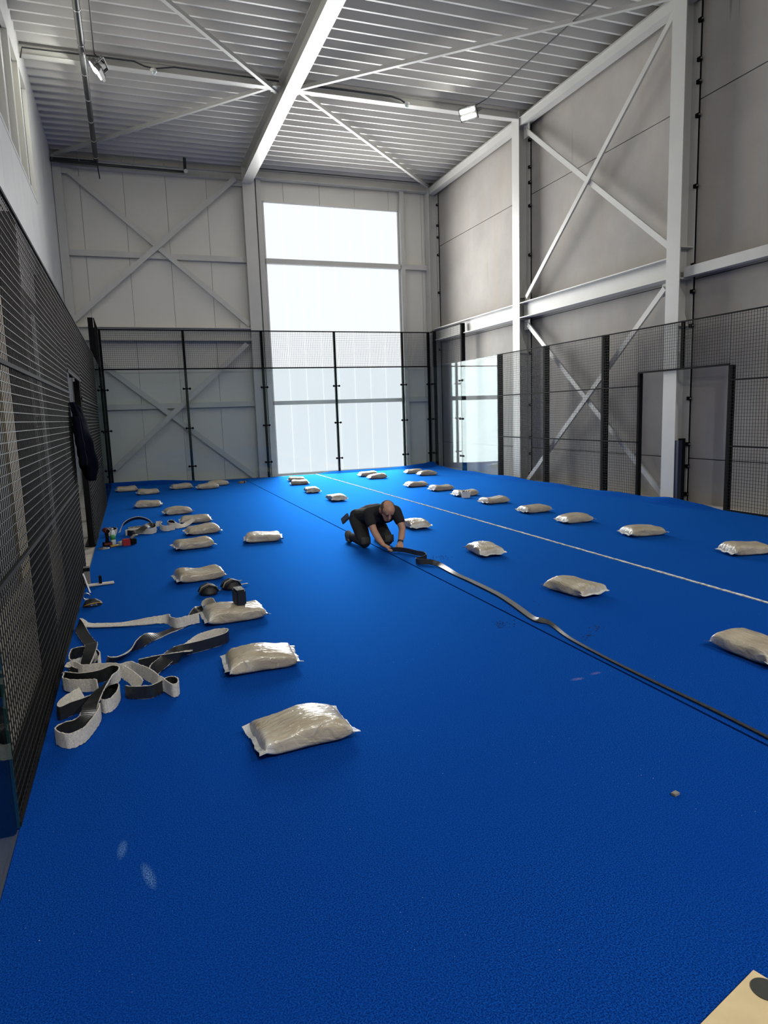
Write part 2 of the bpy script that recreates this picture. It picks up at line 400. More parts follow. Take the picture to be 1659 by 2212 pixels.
# ---- left wall: light cladding with a band of narrow translucent windows
wl = struct_empty('wall_left', (WL, 8, 0))
LWZ0, LWZ1 = 5.78, 7.70
cuts = []
yy = 14.72
while yy > 0.5:
    cuts.append((yy - 0.86, yy)); yy -= 1.03
MB().box(WL - 0.25, WL - 0.07, WF - 0.2, WB + 0.2, -0.1, LWZ0).box(WL - 0.25, WL - 0.07, WF - 0.2, WB + 0.2, LWZ1, ZC + 0.2).box(WL - 0.25, WL - 0.07, 14.72, WB + 0.2, LWZ0, LWZ1).box(WL - 0.25, WL - 0.07, WF - 0.2, cuts[-1][0], LWZ0, LWZ1).build('wall_core', JOINT, wl)
edges = sorted(set([WF - 0.1, WB + 0.05] + [14.72 + 1.03 * k for k in range(1, 5)] + [14.72 - 1.03 * k for k in range(0, 20) if 14.72 - 1.03 * k > WF]))
for a, b in zip(edges, edges[1:]):
    MB().box(WL - 0.07, WL, a + 0.003, b - 0.003, -0.05, LWZ0).build('wall_panel', PANELW, wl)
    if b > 14.75 or a < cuts[-1][0] - 0.2:
        MB().box(WL - 0.07, WL, a + 0.003, b - 0.003, LWZ0, LWZ1).build('wall_panel', PANELW, wl)
    MB().box(WL - 0.07, WL, a + 0.003, b - 0.003, LWZ1, ZC + 0.15).build('wall_panel', PANELW, wl)
w2 = struct_empty('window_2', (WL, 8, LWZ0))
for i, (a, b) in enumerate(cuts):
    MB().box(WL - 0.13, WL - 0.09, a, b, LWZ0, LWZ1).build('pane', WINL, w2)
    MB().box(WL - 0.13, WL, a - 0.17, a, LWZ0, LWZ1).build('mullion', PANELW, w2)
MB().box(WL - 0.13, WL + 0.01, cuts[-1][0] - 0.17, 14.74, LWZ0 - 0.05, LWZ0).build('window_sill', PANELW, w2)

# dark shutter door with pale jambs low in the left wall
d1 = struct_empty('door_1', (WL, 10.4, 0))
for k in range(22):
    MB().box(WL, WL + 0.025, 9.45, 11.62, 0.005 + k * 0.15, 0.147 + k * 0.15).build('slat', BLACK, d1)
MB().box(WL, WL + 0.06, 11.62, 11.86, -0.01, 3.4).build('jamb', simple('jamb_white', (0.75, 0.76, 0.78), 0.5), d1)
MB().box(WL, WL + 0.05, 8.2, 9.45, -0.01, 3.4).build('jamb', simple('jamb_beige', (0.50, 0.42, 0.28), 0.6), d1)
MB().box(WL, WL + 0.07, 8.2, 11.86, 3.3, 3.5).build('lintel', BLACK, d1)
d2 = struct_empty('door_2', (WL, 13.2, 0))
for k in range(22):
    MB().box(WL, WL + 0.025, 11.95, 14.9, 0.005 + k * 0.15, 0.147 + k * 0.15).build('slat', simple('dark_shutter', (0.035, 0.034, 0.034), 0.6) if k == 0 else MAT['dark_shutter'], d2)
MB().box(WL, WL + 0.07, 11.9, 15.0, 3.3, 3.5).build('lintel', BLACK, d2)
# dark boarding low on the left wall before the shutters
BOARD = simple('dark_boarding', (0.050, 0.044, 0.038), 0.7, var=0.25, vscale=3)
yb = 8.2
while yb > WF:
    MB().box(WL, WL + 0.02, max(WF, yb - 1.22) + 0.004, yb - 0.004, -0.01, 3.4).build('board', BOARD, wl); yb -= 1.22

# ================================================================== STEEL FRAME
AX, AY, AZ = Vector((1, 0, 0)), Vector((0, 1, 0)), Vector((0, 0, 1))
CX = (8.65 + 8.95) / 2
def gusset(m, c, du, dv, a, b, t, n):
    c, du, dv, n = Vector(c), Vector(du), Vector(dv), Vector(n)
    q = [c + du * x * a / 2 + dv * y * b / 2 + n * z * t / 2 for z in (-1, 1) for x, y in ((-1, -1), (1, -1), (1, 1), (-1, 1))]
    m.add(q, [(0, 1, 2, 3)[::-1], (4, 5, 6, 7), (0, 1, 5, 4), (1, 2, 6, 5), (2, 3, 7, 6), (3, 0, 4, 7)])
    return m

col_labels = {1: ('pale grey steel column on the concrete wall between plain bay and braced bay', True),
              2: ('pale grey steel column standing in front of concrete wall at the right gate opening', True),
              0: ('pale grey steel corner column where concrete wall meets the back wall', True),
              3: ('pale grey steel column on concrete wall beyond the gate, towards the rear wall', False),
              4: ('pale grey steel column on concrete wall nearest the rear wall', False)}
for i, y in enumerate(COLY):
    lab, clips = col_labels[i]
    t = thing('steel_column', lab, 'column', (CX, y, -0.014), group='columns along the concrete wall')
    fw = 0.30
    MB().hbeam((CX, y, -0.014), (CX, y, ZC - 0.02), 0.30, fw, AY, AX).build('column_shaft', STEEL, t)
    if i in (1, 2):
        MB().box(8.67, 8.93, y - 0.148, y - 0.01, 4.20, 4.22).build('stiffener', STEEL, t)
        MB().box(8.67, 8.93, y - 0.148, y - 0.01, 3.70, 3.72).build('stiffener', STEEL, t)
        m = MB(); m.add([(8.67, y - 0.10, 3.55), (8.90, y - 0.10, 2.95), (8.67, y - 0.10, 2.95), (8.67, y - 0.115, 3.55), (8.90, y - 0.115, 2.95), (8.67, y - 0.115, 2.95)], [(0, 1, 2), (3, 5, 4), (0, 3, 4, 1), (1, 4, 5, 2), (2, 5, 3, 0)]); m.build('web_plate', STEEL, t)
        # black bolted clips that hold the concrete panels
    if clips:
        for z in (7.62, 7.05, 6.72, 6.22, 5.15, 3.92, 3.50, 2.95, 1.75, 0.98, 0.60, 0.12):
            if z > 4.2 or i != 0 or z > 3:
                c = MB().box(8.895, 8.945, y - 0.20, y - 0.135, z - 0.03, z + 0.03).build('panel_clip', BLACK, t)
                MB().lathe([(0.012, 0), (0.012, 0.02)], (8.91, y - 0.22, z), 8, axis='Y').build('bolt', CHROME, c)
        MB().box(8.952, 8.972, y - 0.165, y - 0.152, 0, ZC - 0.3).build('rubber_joint', BLACK, t)

# column in the back wall carrying the roof beam, and slim posts beside the window
t = thing('steel_column', 'broad pale grey back wall column carrying the roof beam beside the bright window', 'column', (3.465, 19.3, -0.014))
MB().hbeam((3.465, 19.29, -0.014), (3.465, 19.29, 8.1), 0.26, 0.32, AX, AY).build('column_shaft', STEEL, t)
gusset(gusset(MB(), (3.16, 19.29, 7.92), AX, AZ, 0.34, 0.30, 0.014, AY), (3.18, 19.29, 4.12), AX, AZ, 0.28, 0.22, 0.014, AY).build('gusset_plate', STEEL, t)
tag(MB().box(3.68, 3.81, 19.27, 19.40, -0.014, 8.02).build('window_post', STEEL), 'slim square steel post at the brace side of the bright window', 'post')
tag(MB().box(7.83, 7.95, 19.27, 19.40, -0.014, 8.02).build('window_post', STEEL), 'slim square steel post between bright window and concrete corner', 'post')
t = thing('steel_column', 'pale grey steel corner column where back wall meets the windowed left wall', 'column', (-1.17, 19.28, -0.014))
MB().hbeam((-1.17, 19.28, -0.014), (-1.17, 19.28, 8.1), 0.2, 0.2, AX, AY).build('column_shaft', STEEL, t)

# roof beam along the hall
t = thing('roof_beam', 'long pale grey steel roof beam running down the middle of the ceiling', 'beam', (3.41, 7, 8.0))
MB().hbeam((3.41, WF, 8.01), (3.41, 19.16, 8.01), 0.42, 0.27, AX, AZ, tf=0.02).build('beam_body', STEEL, t)
gusset(MB(), (3.20, 14.18, 8.02), AX, AY, 0.14, 0.26, 0.014, AZ).build('gusset_plate', STEEL, t)
gusset(MB(), (3.62, 14.18, 8.02), AX, AY, 0.14, 0.26, 0.014, AZ).build('gusset_plate', STEEL, t)
MB().box(3.29, 3.53, 19.15, 19.165, 7.80, 8.21).build('end_plate', STEEL, t)

# cross ties between roof beam and walls
for yv, nm in ((14.23, 'at the joint of the roof braces'), (9.30, 'over the near end of the braced bays'), (4.4, 'towards the rear wall')):
    tag(MB().hbeam((WL, yv, 8.12), (3.27, yv, 8.12), 0.16, 0.14, AY, AZ, tf=0.012).build('cross_tie', STEEL), 'pale steel cross tie on the windowed side, ' + nm, 'beam')
    tag(MB().hbeam((3.55, yv, 8.12), (8.70, yv, 8.12), 0.16, 0.14, AY, AZ, tf=0.012).build('cross_tie', STEEL), 'pale steel cross tie on the concrete side, ' + nm, 'beam')

# roof bracing
def rbrace(p, q, lab):
    m = MB().bar(p, q, 0.07, 0.07); tag(m.build('roof_brace', STEEL), lab, 'brace')
rbrace((3.25, 14.15, 8.10), (-1.18, 19.15, 8.12), 'slanting roof brace ending behind the dark drain pipes')
rbrace((3.25, 14.30, 8.02), (-1.18, 9.35, 8.04), 'slanting roof brace above the windowed wall on the near side of the cross tie')
rbrace((3.58, 14.18, 8.10), (8.68, 19.15, 8.12), 'slanting roof brace ending in the corner above the bright window')
rbrace((3.58, 14.10, 8.02), (8.68, 9.38, 8.04), 'long slanting roof brace over the lit floodlight by concrete wall')

# eave beam along the concrete wall: square tube below, angle above
t = thing('eave_beam', 'pale steel eave beam along the top of the concrete wall', 'beam', (8.8, 8, 7.9))
MB().box(8.68, 8.86, WF, 19.35, 7.90, 8.05).build('tube_section', STEEL, t)
MB().prism([(0, 0), (0.16, 0), (0.16, 0.15), (0.145, 0.15), (0.145, 0.015), (0.0, 0.015)], (8.66, WF, 8.05), (8.66, 19.35, 8.05), AX, AZ).build('upper_angle', STEEL, t)

# beams of the back wall
t = thing('wall_beam', 'pale steel beam at the top of the back wall above the crossed braces', 'beam', (1, 19.3, 7.9))
MB().hbeam((WL, 19.30, 8.0), (3.3, 19.30, 8.0), 0.19, 0.18, AY, AZ, tf=0.014).build('beam_body', STEEL, t)
t = thing('wall_beam', 'pale steel beam above the bright window under the roof deck', 'beam', (6, 19.3, 7.9))
MB().hbeam((3.6, 19.26, 8.09), (8.66, 19.26, 8.09), 0.22, 0.22, AY, AZ, tf=0.014).build('beam_body', STEEL, t)
for (z0, z1, nm) in ((5.82, 5.96, 'crossing behind the upper braces of the back wall'), (1.98, 2.12, 'crossing behind the lower braces of the back wall')):
    tag(MB().box(WL, 3.32, 19.29, 19.41, z0, z1).build('girt', STEEL), 'horizontal steel girt ' + nm, 'beam')
    tag(MB().box(7.95, 8.72, 19.29, 19.41, z0, z1).build('girt', STEEL), 'short steel girt between bright window and concrete wall, ' + ('upper' if z0 > 4 else 'lower'), 'beam')
t = thing('wall_beam', 'deep pale steel beam across the back wall between upper and lower braces', 'beam', (1, 19.26, 3.74))
MB().hbeam((WL, 19.27, 3.91), (3.32, 19.27, 3.91), 0.34, 0.26, AY, AZ, tf=0.02).build('beam_body', STEEL, t)

# crossed braces of the back wall
def wbrace(p, q, lab, dy):
    m = MB().bar((p[0], 19.26 + dy, p[1]), (q[0], 19.26 + dy, q[1]), 0.05, 0.13); tag(m.build('wall_brace', STEEL), lab, 'brace')
wbrace((-1.08, 7.93), (3.30, 4.17), 'upper back wall brace sloping down towards the bright window', 0.0)
wbrace((3.13, 7.93), (-1.15, 4.20), 'upper back wall brace sloping down towards the windowed left wall', -0.05)
wbrace((-1.10, 3.62), (3.22, -0.014), 'lower back wall brace behind glass sloping down towards the bright window', 0.0)
wbrace((3.18, 3.66), (-1.00, -0.014), 'lower back wall brace behind glass sloping down towards the left fence', -0.05)
tag(gusset(MB(), (-1.02, 19.24, 7.84), AX, AZ, 0.24, 0.22, 0.014, AY).build('gusset_plate', STEEL), 'steel gusset plate in the top corner below the dark drain pipes', 'plate')

# deep beam and crossed braces on the concrete wall
t = thing('wall_beam', 'deep pale steel beam across the concrete wall in the braced bay', 'beam', (8.8, 12, 3.74))
MB().hbeam((8.78, 9.49, 3.91), (8.78, 14.15, 3.91), 0.345, 0.26, AX, AZ, tf=0.02).build('beam_body', STEEL, t)
MB().box(8.66, 8.90, 9.48, 9.50, 3.72, 4.10).build('end_plate', STEEL, t)
t = thing('wall_beam', 'deep pale steel beam across the concrete wall towards the back corner', 'beam', (8.8, 17, 3.74))
MB().hbeam((8.78, 14.43, 3.91), (8.78, 19.1, 3.91), 0.345, 0.26, AX, AZ, tf=0.02).build('beam_body', STEEL, t)
tag(MB().box(8.74, 8.88, 4.58, 9.21, 3.72, 3.88).build('rail_tube', STEEL), 'slim pale square tube across the concrete wall beyond the gate column', 'beam')
def rbr(p, q, lab, dx=0.0):
    m = MB().bar((8.77 + dx, p[0], p[1]), (8.77 + dx, q[0], q[1]), 0.03, 0.11, up=(1, 0, 0))
    m = MB().bar((8.77 + dx, p[0], p[1]), (8.77 + dx, q[0], q[1]), 0.10, 0.04, up=(1, 0, 0)); tag(m.build('wall_brace', STEEL), lab, 'brace')
rbr((9.55, 7.88), (13.98, 4.18), 'upper concrete wall brace rising towards the gate column', -0.03)
rbr((14.05, 7.78), (9.55, 4.26), 'upper concrete wall brace falling towards the gate column', 0.02)
rbr((9.62, 3.62), (13.95, -0.014), 'lower concrete wall brace rising towards the gate column behind mesh', -0.03)
rbr((14.0, 3.58), (9.50, -0.014), 'lower concrete wall brace falling to the foot of the gate column', 0.02)
for (yy2, zz, a, b, lab) in ((14.03, 7.78, 0.22, 0.30, 'steel gusset plate at the top of the middle wall column'), (14.02, 4.19, 0.20, 0.16, 'steel gusset plate on top of the deep beam at middle wall column'),
                             (9.62, 3.60, 0.24, 0.22, 'bolted steel gusset plate under the deep beam at the gate column'), (14.03, 3.58, 0.22, 0.22, 'steel gusset plate under the deep beam at the middle wall column')):
    g = thing('gusset_plate', lab, 'plate', (8.79, yy2, zz))
    gusset(MB(), (8.79, yy2, zz), AY, AZ, a, b, 0.014, AX).build('plate', STEEL, g)
    for k in range(3):
        MB().lathe([(0.014, 0), (0.014, 0.018)], (8.765, yy2 + 0.04 - 0.04 * k, zz + 0.05 - 0.045 * k), 6, axis='X').build('bolt', CHROME, g)
# dark blue downpipe guard at the foot of the gate column
t = thing('column_guard', 'dark blue and black guard at the foot of the gate column', 'guard', (8.76, 9.15, -0.014))
MB().box(8.66, 8.74, 9.13, 9.22, -0.014, 1.05).build('blue_face', BLUEPIPE, t)
MB().box(8.74, 8.84, 9.16, 9.22, -0.014, 1.08).build('black_face', BLACK, t)

# ---- dark drain pipes
t = thing('drain_pipe', 'long dark drain pipe with chrome clamps under the roof deck', 'pipe', (-0.25, 12, 7.95))
MB().tube([(-0.25, WF, 7.97), (-0.25, 18.75, 7.97), (-0.25, 18.87, 7.95), (-0.30, 18.95, 7.94), (-0.45, 18.97, 7.94), (-1.27, 18.97, 7.94)], 0.055, 14).build('pipe_run', PVC, t, smooth=True)
for k in range(14):
    y = 18.60 - k * 1.05
    c = MB().lathe([(0.056, -0.012), (0.062, -0.012), (0.062, 0.012), (0.056, 0.012)], (-0.25, y, 7.97), 14, axis='Y').build('pipe_clamp', CHROME, t)
    MB().tube([(-0.25, y, 8.03), (-0.25, y, 8.24)], 0.005, 6).build('hanger_rod', CHROME, c)
t = thing('drain_pipe', 'thin black drain pipe along the back wall with open elbow', 'pipe', (0.3, 18.85, 7.9))
MB().tube([(-1.27, 18.84, 7.87), (1.80, 18.84, 7.86)], 0.032, 12).build('pipe_run', PVC, t, smooth=True)
MB().tube([(1.83, 18.84, 8.20), (1.83, 18.84, 7.93), (1.83, 18.80, 7.86), (1.83, 18.70, 7.84)], 0.038, 12, cap=False).build('elbow', PVC, t, smooth=True)
MB().lathe([(0.038, 0), (0.05, 0), (0.05, 0.02), (0.038, 0.02)], (1.83, 18.69, 7.84), 14, axis='Y').build('pipe_rim', CHROME, t)
for x in (-1.22, -0.63, 0.62, 1.70):
    MB().tube([(x, 18.84, 7.80), (x, 18.84, 8.26)], 0.007, 6).build('hanger_rod', CHROME, t)
tag(MB().tube([(-0.23, 18.9, 7.86), (-0.20, 18.88, 7.55)], 0.014, 8).build('hanging_rod', PVC), 'thin dark rod hanging under the drain pipe bend', 'rod')

# ---- floodlights
def floodlight(loc, lab, yaw, tilt, cable, beam=None, power=0):
    t = thing('floodlight', lab, 'lamp', loc, world=False)
    M = Matrix.Rotation(yaw, 4, 'Z') @ Matrix.Rotation(tilt, 4, 'X')     # lens faces local -Z
    def tr(m):
        m.v = [tuple(M @ Vector(x)) for x in m.v]; return m
    tr(MB().box(-0.20, 0.20, -0.13, 0.13, 0.0, 0.05).box(-0.17, 0.17, -0.10, 0.10, 0.05, 0.075)).build('housing', LAMPB, t)
    for k in range(9):
        x = -0.16 + k * 0.04
        tr(MB().box(x - 0.004, x + 0.004, -0.10, 0.10, 0.075, 0.10)).build('cooling_fin', LAMPB, t)
    for s in (-1, 1):
        tr(MB().box(-0.165, 0.165, s * 0.06 - 0.030, s * 0.06 + 0.030, -0.008, 0.0)).build('lens', LED, t)
    m = MB()
    m.bar((-0.215, 0, 0.02), (-0.215, 0, 0.22), 0.012, 0.05, up=(0, 1, 0)).bar((0.215, 0, 0.02), (0.215, 0, 0.22), 0.012, 0.05, up=(0, 1, 0)).bar((-0.22, 0, 0.22), (0.22, 0, 0.22), 0.05, 0.012, up=(0, 0, 1))
    tr(m).build('yoke', LAMPB, t)
    for s in (-1, 1):
        for k in range(4):
            tr(MB().lathe([(0.009, 0), (0.009, 0.004)], (s * 0.222 - (0.004 if s < 0 else 0), 0, 0.05 + 0.045 * k), 8, axis='X')).build('yoke_hole', CHROME, t)
    L = Vector(loc); top = M @ Vector((0, 0, 0.2))
    MB().tube([top] + [Vector(c) - L for c in cable], 0.012, 8).build('cable', PVC, t, smooth=True)
    if beam:
        l = bpy.data.lights.new('added_fill_beam', 'SPOT'); l.energy = power; l.spot_size = math.radians(110); l.spot_blend = 1.0; l.shadow_soft_size = 0.2; l.color = (1.0, 0.98, 0.93)  # fill light carried only by the lamps added behind the camera
        o = bpy.data.objects.new('added_fill_beam', l); COL.objects.link(o); o.parent = t
        d = Vector(beam) - L; o.rotation_euler = d.to_track_quat('-Z', 'Y').to_euler(); o.location = M @ Vector((0, 0, -0.03))
    return t
floodlight((-0.06, 13.75, 7.74), 'lit floodlight hanging beside the dark drain pipe', math.radians(80), math.radians(50), [(-0.06, 13.72, 8.0), (-0.06, 13.5, 8.02), (-0.06, 9.0, 8.02), (-0.06, 2.0, 8.02)])
floodlight((7.17, 13.72, 7.82), 'lit floodlight hanging under the roof deck near the concrete wall', math.radians(125), math.radians(58), [(7.35, 13.7, 8.0), (7.46, 13.4, 8.02), (7.46, 10.0, 8.02), (7.46, 2.0, 8.02)])
floodlight((-0.06, 4.0, 7.74), 'added fill floodlight by the windowed wall near the rear wall', math.radians(80), math.radians(35), [(-0.06, 3.9, 8.15)])  # added out of view to help light the near bay
floodlight((7.17, 4.0, 7.82), 'added fill floodlight by the concrete wall near the rear wall', math.radians(115), math.radians(35), [(7.3, 3.9, 8.15)])  # unseen twin lamp, added for more light on the near bay

floodlight((1.2, -3.6, 7.74), 'added fill floodlight between roof beam and windowed wall behind the near end of the court', 0.0, math.radians(-45), [(1.2, -3.6, 8.15)], beam=(1.5, 4.5, 0), power=1900)  # unseen lamp added behind the camera as front fill
floodlight((6.2, -3.6, 7.74), 'added fill floodlight between roof beam and concrete wall behind the near end of the court', 0.0, math.radians(-45), [(6.2, -3.6, 8.15)], beam=(4.5, 4.5, 0), power=1900)  # second front fill lamp, added out of view

# ---- cable and smoke detectors along the cross tie
t = thing('ceiling_cable', 'black cable strung along the cross tie from the windowed wall', 'cable', (1, 14.1, 8.1))
pts = [(-1.26, 14.1, 7.95), (-1.22, 14.1, 8.12), (-0.5, 14.12, 8.14), (0.6, 14.1, 8.14), (0.78, 14.1, 8.08), (0.95, 14.1, 8.06), (1.1, 14.1, 8.09), (1.3, 14.1, 8.13), (3.26, 14.1, 8.13)]
MB().tube(pts, 0.014, 8).build('cable_run', PVC, t, smooth=True)
t = thing('ceiling_cable', 'black cable strung along the cross tie towards the concrete wall', 'cable', (4.8, 14.1, 8.1))
MB().tube([(3.56, 14.1, 8.13), (5.3, 14.1, 8.13), (5.6, 14.1, 8.13), (5.8, 14.1, 8.09), (5.93, 14.1, 8.03)], 0.02, 8).build('cable_run', PVC, t, smooth=True)
for x, nm in ((0.93, 'on the cross tie between drain pipe and roof beam'), (5.95, 'at the end of the cable near the right floodlight')):
    t = thing('smoke_detector', 'small white dome detector ' + nm, 'detector', (x, 14.1, 8.0))
    MB().lathe([(0.055, 0.05), (0.06, 0.03), (0.06, 0.0)], (x, 14.1, 8.0), 16).build('base', WHITEP, t, smooth=True)
    MB().lathe([(0.045, 0.0), (0.042, -0.025), (0.02, -0.045)], (x, 14.1, 8.0), 16).build('dome', CLEARP, t, smooth=True)

# ================================================================== THE COURT
# ---- blue turf in three lengths
def turf_z(x, y):
    z = 0.0
    def ss(a, b, t):
        t = max(0.0, min(1.0, (t - a) / (b - a))); return t * t * (3 - 2 * t)
    z += 0.11 * ss(18.72, 19.02, y) * (1 - ss(0.4, 2.2, x))
    z += 0.12 * ss(18.55, 19.02, y) * ss(6.8, 8.4, x)
    z += 0.05 * ss(18.80, 19.02, y) * ss(4.8, 5.4, x) * (1 - ss(6.8, 8.0, x))
    wave = 0.5 + 0.5 * math.sin(y * 2.3) * math.sin(y * 0.9 + 1.0)
    z += (0.015 + 0.05 * wave) * ss(8.25, 8.55, x) * ss(7.9, 8.6, y)
    z += 0.05 * math.exp(-((y - 9.2) / 0.35) ** 2) * ss(8.2, 8.5, x)
    return z
def turf_sheet(x0, x1, y0, y1, label):
    nx = max(2, int((x1 - x0) / 0.12)); ny = int((y1 - y0) / 0.12); m = MB()
    v = []; top = {}
    for i in range(nx + 1):
        for j in range(ny + 1):
            x = x0 + (x1 - x0) * i / nx; y = y0 + (y1 - y0) * j / ny
            if i == nx and x1 > 8: x += 0.02 * math.sin(y * 1.7) * (1 if y > 6 else 0) - 0.015
            top[i, j] = len(v); v.append((x, y, turf_z(x, y)))
    bot = {}
    for k in list(top):
        x, y, z = v[top[k]]; bot[k] = len(v); v.append((x, y, z - 0.0138))
    f = []
    for i in range(nx):
        for j in range(ny):
            f.append((top[i, j], top[i + 1, j], top[i + 1, j + 1], top[i, j + 1]))
            f.append((bot[i, j], bot[i, j + 1], bot[i + 1, j + 1], bot[i + 1, j]))
    for i in range(nx):
        f.append((bot[i, 0], bot[i + 1, 0], top[i + 1, 0], top[i, 0])); f.append((top[i, ny], top[i + 1, ny], bot[i + 1, ny], bot[i, ny]))
    for j in range(ny):
        f.append((top[0, j], top[0, j + 1], bot[0, j + 1], bot[0, j])); f.append((bot[nx, j], bot[nx, j + 1], top[nx, j + 1], top[nx, j]))
    m.add(v, f)
    return tag(m.build('turf_sheet', TURF, smooth=False, fix=False), label, 'turf')
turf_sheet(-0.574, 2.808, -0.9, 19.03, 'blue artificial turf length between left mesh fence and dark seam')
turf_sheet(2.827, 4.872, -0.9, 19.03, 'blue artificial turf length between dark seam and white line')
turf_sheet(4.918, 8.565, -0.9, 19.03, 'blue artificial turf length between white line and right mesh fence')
tag(MB().box(2.78, 2.86, -0.9, 19.0, -0.0145, -0.0125).build('seam_tape', DARKSEAM), 'dark joint tape showing in the seam between two turf lengths', 'tape')
def line_strip():
    m = MB(); rnd = random.Random(4); ny = 260; v = []
    for j in range(ny + 1):
        y = -0.9 + 19.9 * j / ny
        dx = 0.0006 * math.sin(y * 1.3)
        a, b = 4.873 + dx + rnd.random() * 0.006, 4.917 + dx - rnd.random() * 0.006
        v += [(a, y, -0.0138), (a, y, 0.003 + 0.004 * rnd.random()), (b, y, 0.003 + 0.004 * rnd.random()), (b, y, -0.0138)]
    f = []
    for j in range(ny):
        o = 4 * j
        f += [(o + 1, o + 2, o + 6, o + 5), (o, o + 1, o + 5, o + 4), (o + 2, o + 3, o + 7, o + 6), (o + 3, o, o + 4, o + 7)]
    f += [(0, 3, 2, 1), (4 * ny, 4 * ny + 1, 4 * ny + 2, 4 * ny + 3)]
    m.add(v, f); return m.build('line_strip', LINEW)
tag(line_strip(), 'narrow white turf line running the length of the blue floor', 'line')

# ---- welded mesh
WIRE_T = 0.0042
def wires(axis, c, a0, a1, z0, z1):
    """square welded mesh, 50 mm; axis 'X' = plane x=c running along y, axis 'Y' = plane y=c running along x"""
    m = MB(); h = WIRE_T / 2
    n = max(1, int(round((a1 - a0) / 0.05))); k = max(1, int(round((z1 - z0) / 0.05)))
    for i in range(n + 1):
        a = a0 + (a1 - a0) * i / n
        if axis == 'X': m.box(c - h, c + h, a - h, a + h, z0, z1)
        else: m.box(a - h, a + h, c - h, c + h, z0, z1)
    for j in range(k + 1):
        z = z0 + (z1 - z0) * j / k; d = WIRE_T
        if axis == 'X': m.box(c - h + d * 0.9, c + h + d * 0.9, a0, a1, z - h, z + h)
        else: m.box(a0, a1, c - h - d * 0.9, c + h - d * 0.9, z - h, z + h)
    return m
def mesh_panel(axis, c, a0, a1, z0, z1, label, rails=(), group=None):
    loc = (c, (a0 + a1) / 2, z0) if axis == 'X' else ((a0 + a1) / 2, c, z0)
    t = thing('mesh_panel', label, 'mesh panel', loc, group=group)
    w = wires(axis, c, a0 + 0.003, a1 - 0.003, z0, z1).build('wire_mesh', WIRE, t, fix=False); w['kind'] = 'stuff'
    for z, hh in list(rails):
        if axis == 'X': MB().box(c - 0.006, c + 0.012, a0, a1, z - hh / 2, z + hh / 2).build('rail', BLACK, t)
        else: MB().box(a0, a1, c - 0.006, c + 0.012, z - hh / 2, z + hh / 2).build('rail', BLACK, t)
    return t

def post(x0, x1, y0, y1, z0, z1, label, group=None, clamps=None):
    t = thing('fence_post', label, 'post', ((x0 + x1) / 2, (y0 + y1) / 2, z0), group=group)
    MB().box(x0, x1, y0, y1, z0, z1).build('tube', BLACK, t)
    MB().box(x0, x1, y0, y1, z1, z1 + 0.006).build('end_cap', BLACK, t)
    if clamps:
        for z in (0.42, 1.44, 2.48):
            xc, yc = (x0 + x1) / 2, (y0 + y1) / 2
            if clamps == 'Y':
                c = MB().box(xc - 0.10, xc + 0.10, YB - 0.012, YB + 0.022, z - 0.014, z + 0.014).build('glass_clamp', BLACK, t)
                for s in (-1, 1): MB().lathe([(0.03, 0), (0.03, 0.012)], (xc + s * 0.08, YB - 0.016, z), 14, axis='Y').build('clamp_disc', BLACK, c)
            else:
                c = MB().box(XR - 0.012 if clamps == 'R' else XL - 0.022, XR + 0.022 if clamps == 'R' else XL + 0.012, yc - 0.10, yc + 0.10, z - 0.014, z + 0.014).build('glass_clamp', BLACK, t)
                for s in (-1, 1): MB().lathe([(0.03, 0), (0.03, 0.012)], ((XR - 0.016) if clamps == 'R' else (XL + 0.004), yc + s * 0.08, z), 14, axis='X').build('clamp_disc', BLACK, c)
    return t

def pane(axis, c, a0, a1, z0, z1, label, group=None, out=0.012):
    loc = (c, (a0 + a1) / 2, z0) if axis == 'X' else ((a0 + a1) / 2, c, z0)
    t = thing('glass_panel', label, 'glass panel', loc, group=group)
    b0, b1 = min(c, c + out), max(c, c + out)
    m, e = MB(), MB()
    if axis == 'X':
        m.box(b0, b1, a0, a1, z0, z1); e.box(b0, b1, a0 - 0.003, a0, z0, z1).box(b0, b1, a1, a1 + 0.003, z0, z1).box(b0, b1, a0, a1, z1, z1 + 0.003)
    else:
        m.box(a0, a1, b0, b1, z0, z1); e.box(a0 - 0.003, a0, b0, b1, z0, z1).box(a1, a1 + 0.003, b0, b1, z0, z1).box(a0, a1, b0, b1, z1, z1 + 0.003)
    m.build('pane', GLASS, t); e.build('polished_edge', GEDGE, t)
    return t

Z0 = -0.012
bx = [XL, XL + 2.067, XL + 4.135, XL + 6.20, XL + 8.27, XR]
# back row
names_b = ['in the left back corner of the court', 'in the middle of the crossed braces', 'at the brace side edge of the bright window', 'in the middle of the bright window', 'at the concrete wall side of the bright window', 'in the right back corner of the court']
for i, x in enumerate(bx):
    xo = x + (0.03 if i == 0 else (-0.03 if i == 5 else 0))
    post(xo - 0.03, xo + 0.03, YB + 0.022, YB + 0.088, Z0, 4.0, 'black back row post ' + names_b[i], clamps='Y')
names_g = ['before the crossed braces next to the left corner', 'before the crossed braces next to the bright window', 'before the brace side half of the bright window', 'before the other half of the bright window', 'narrow, between bright window and concrete wall corner']
for i, (a, b) in enumerate(zip(bx, bx[1:])):
    pane('Y', YB, a + 0.006, b - 0.006, 0.0, 2.985, 'clear back row glass panel ' + names_g[i])
    mesh_panel('Y', YB + 0.006, a, b, 3.0, 4.0, 'black mesh panel above glass, ' + names_g[i], rails=((3.0, 0.035), (3.99, 0.03)))

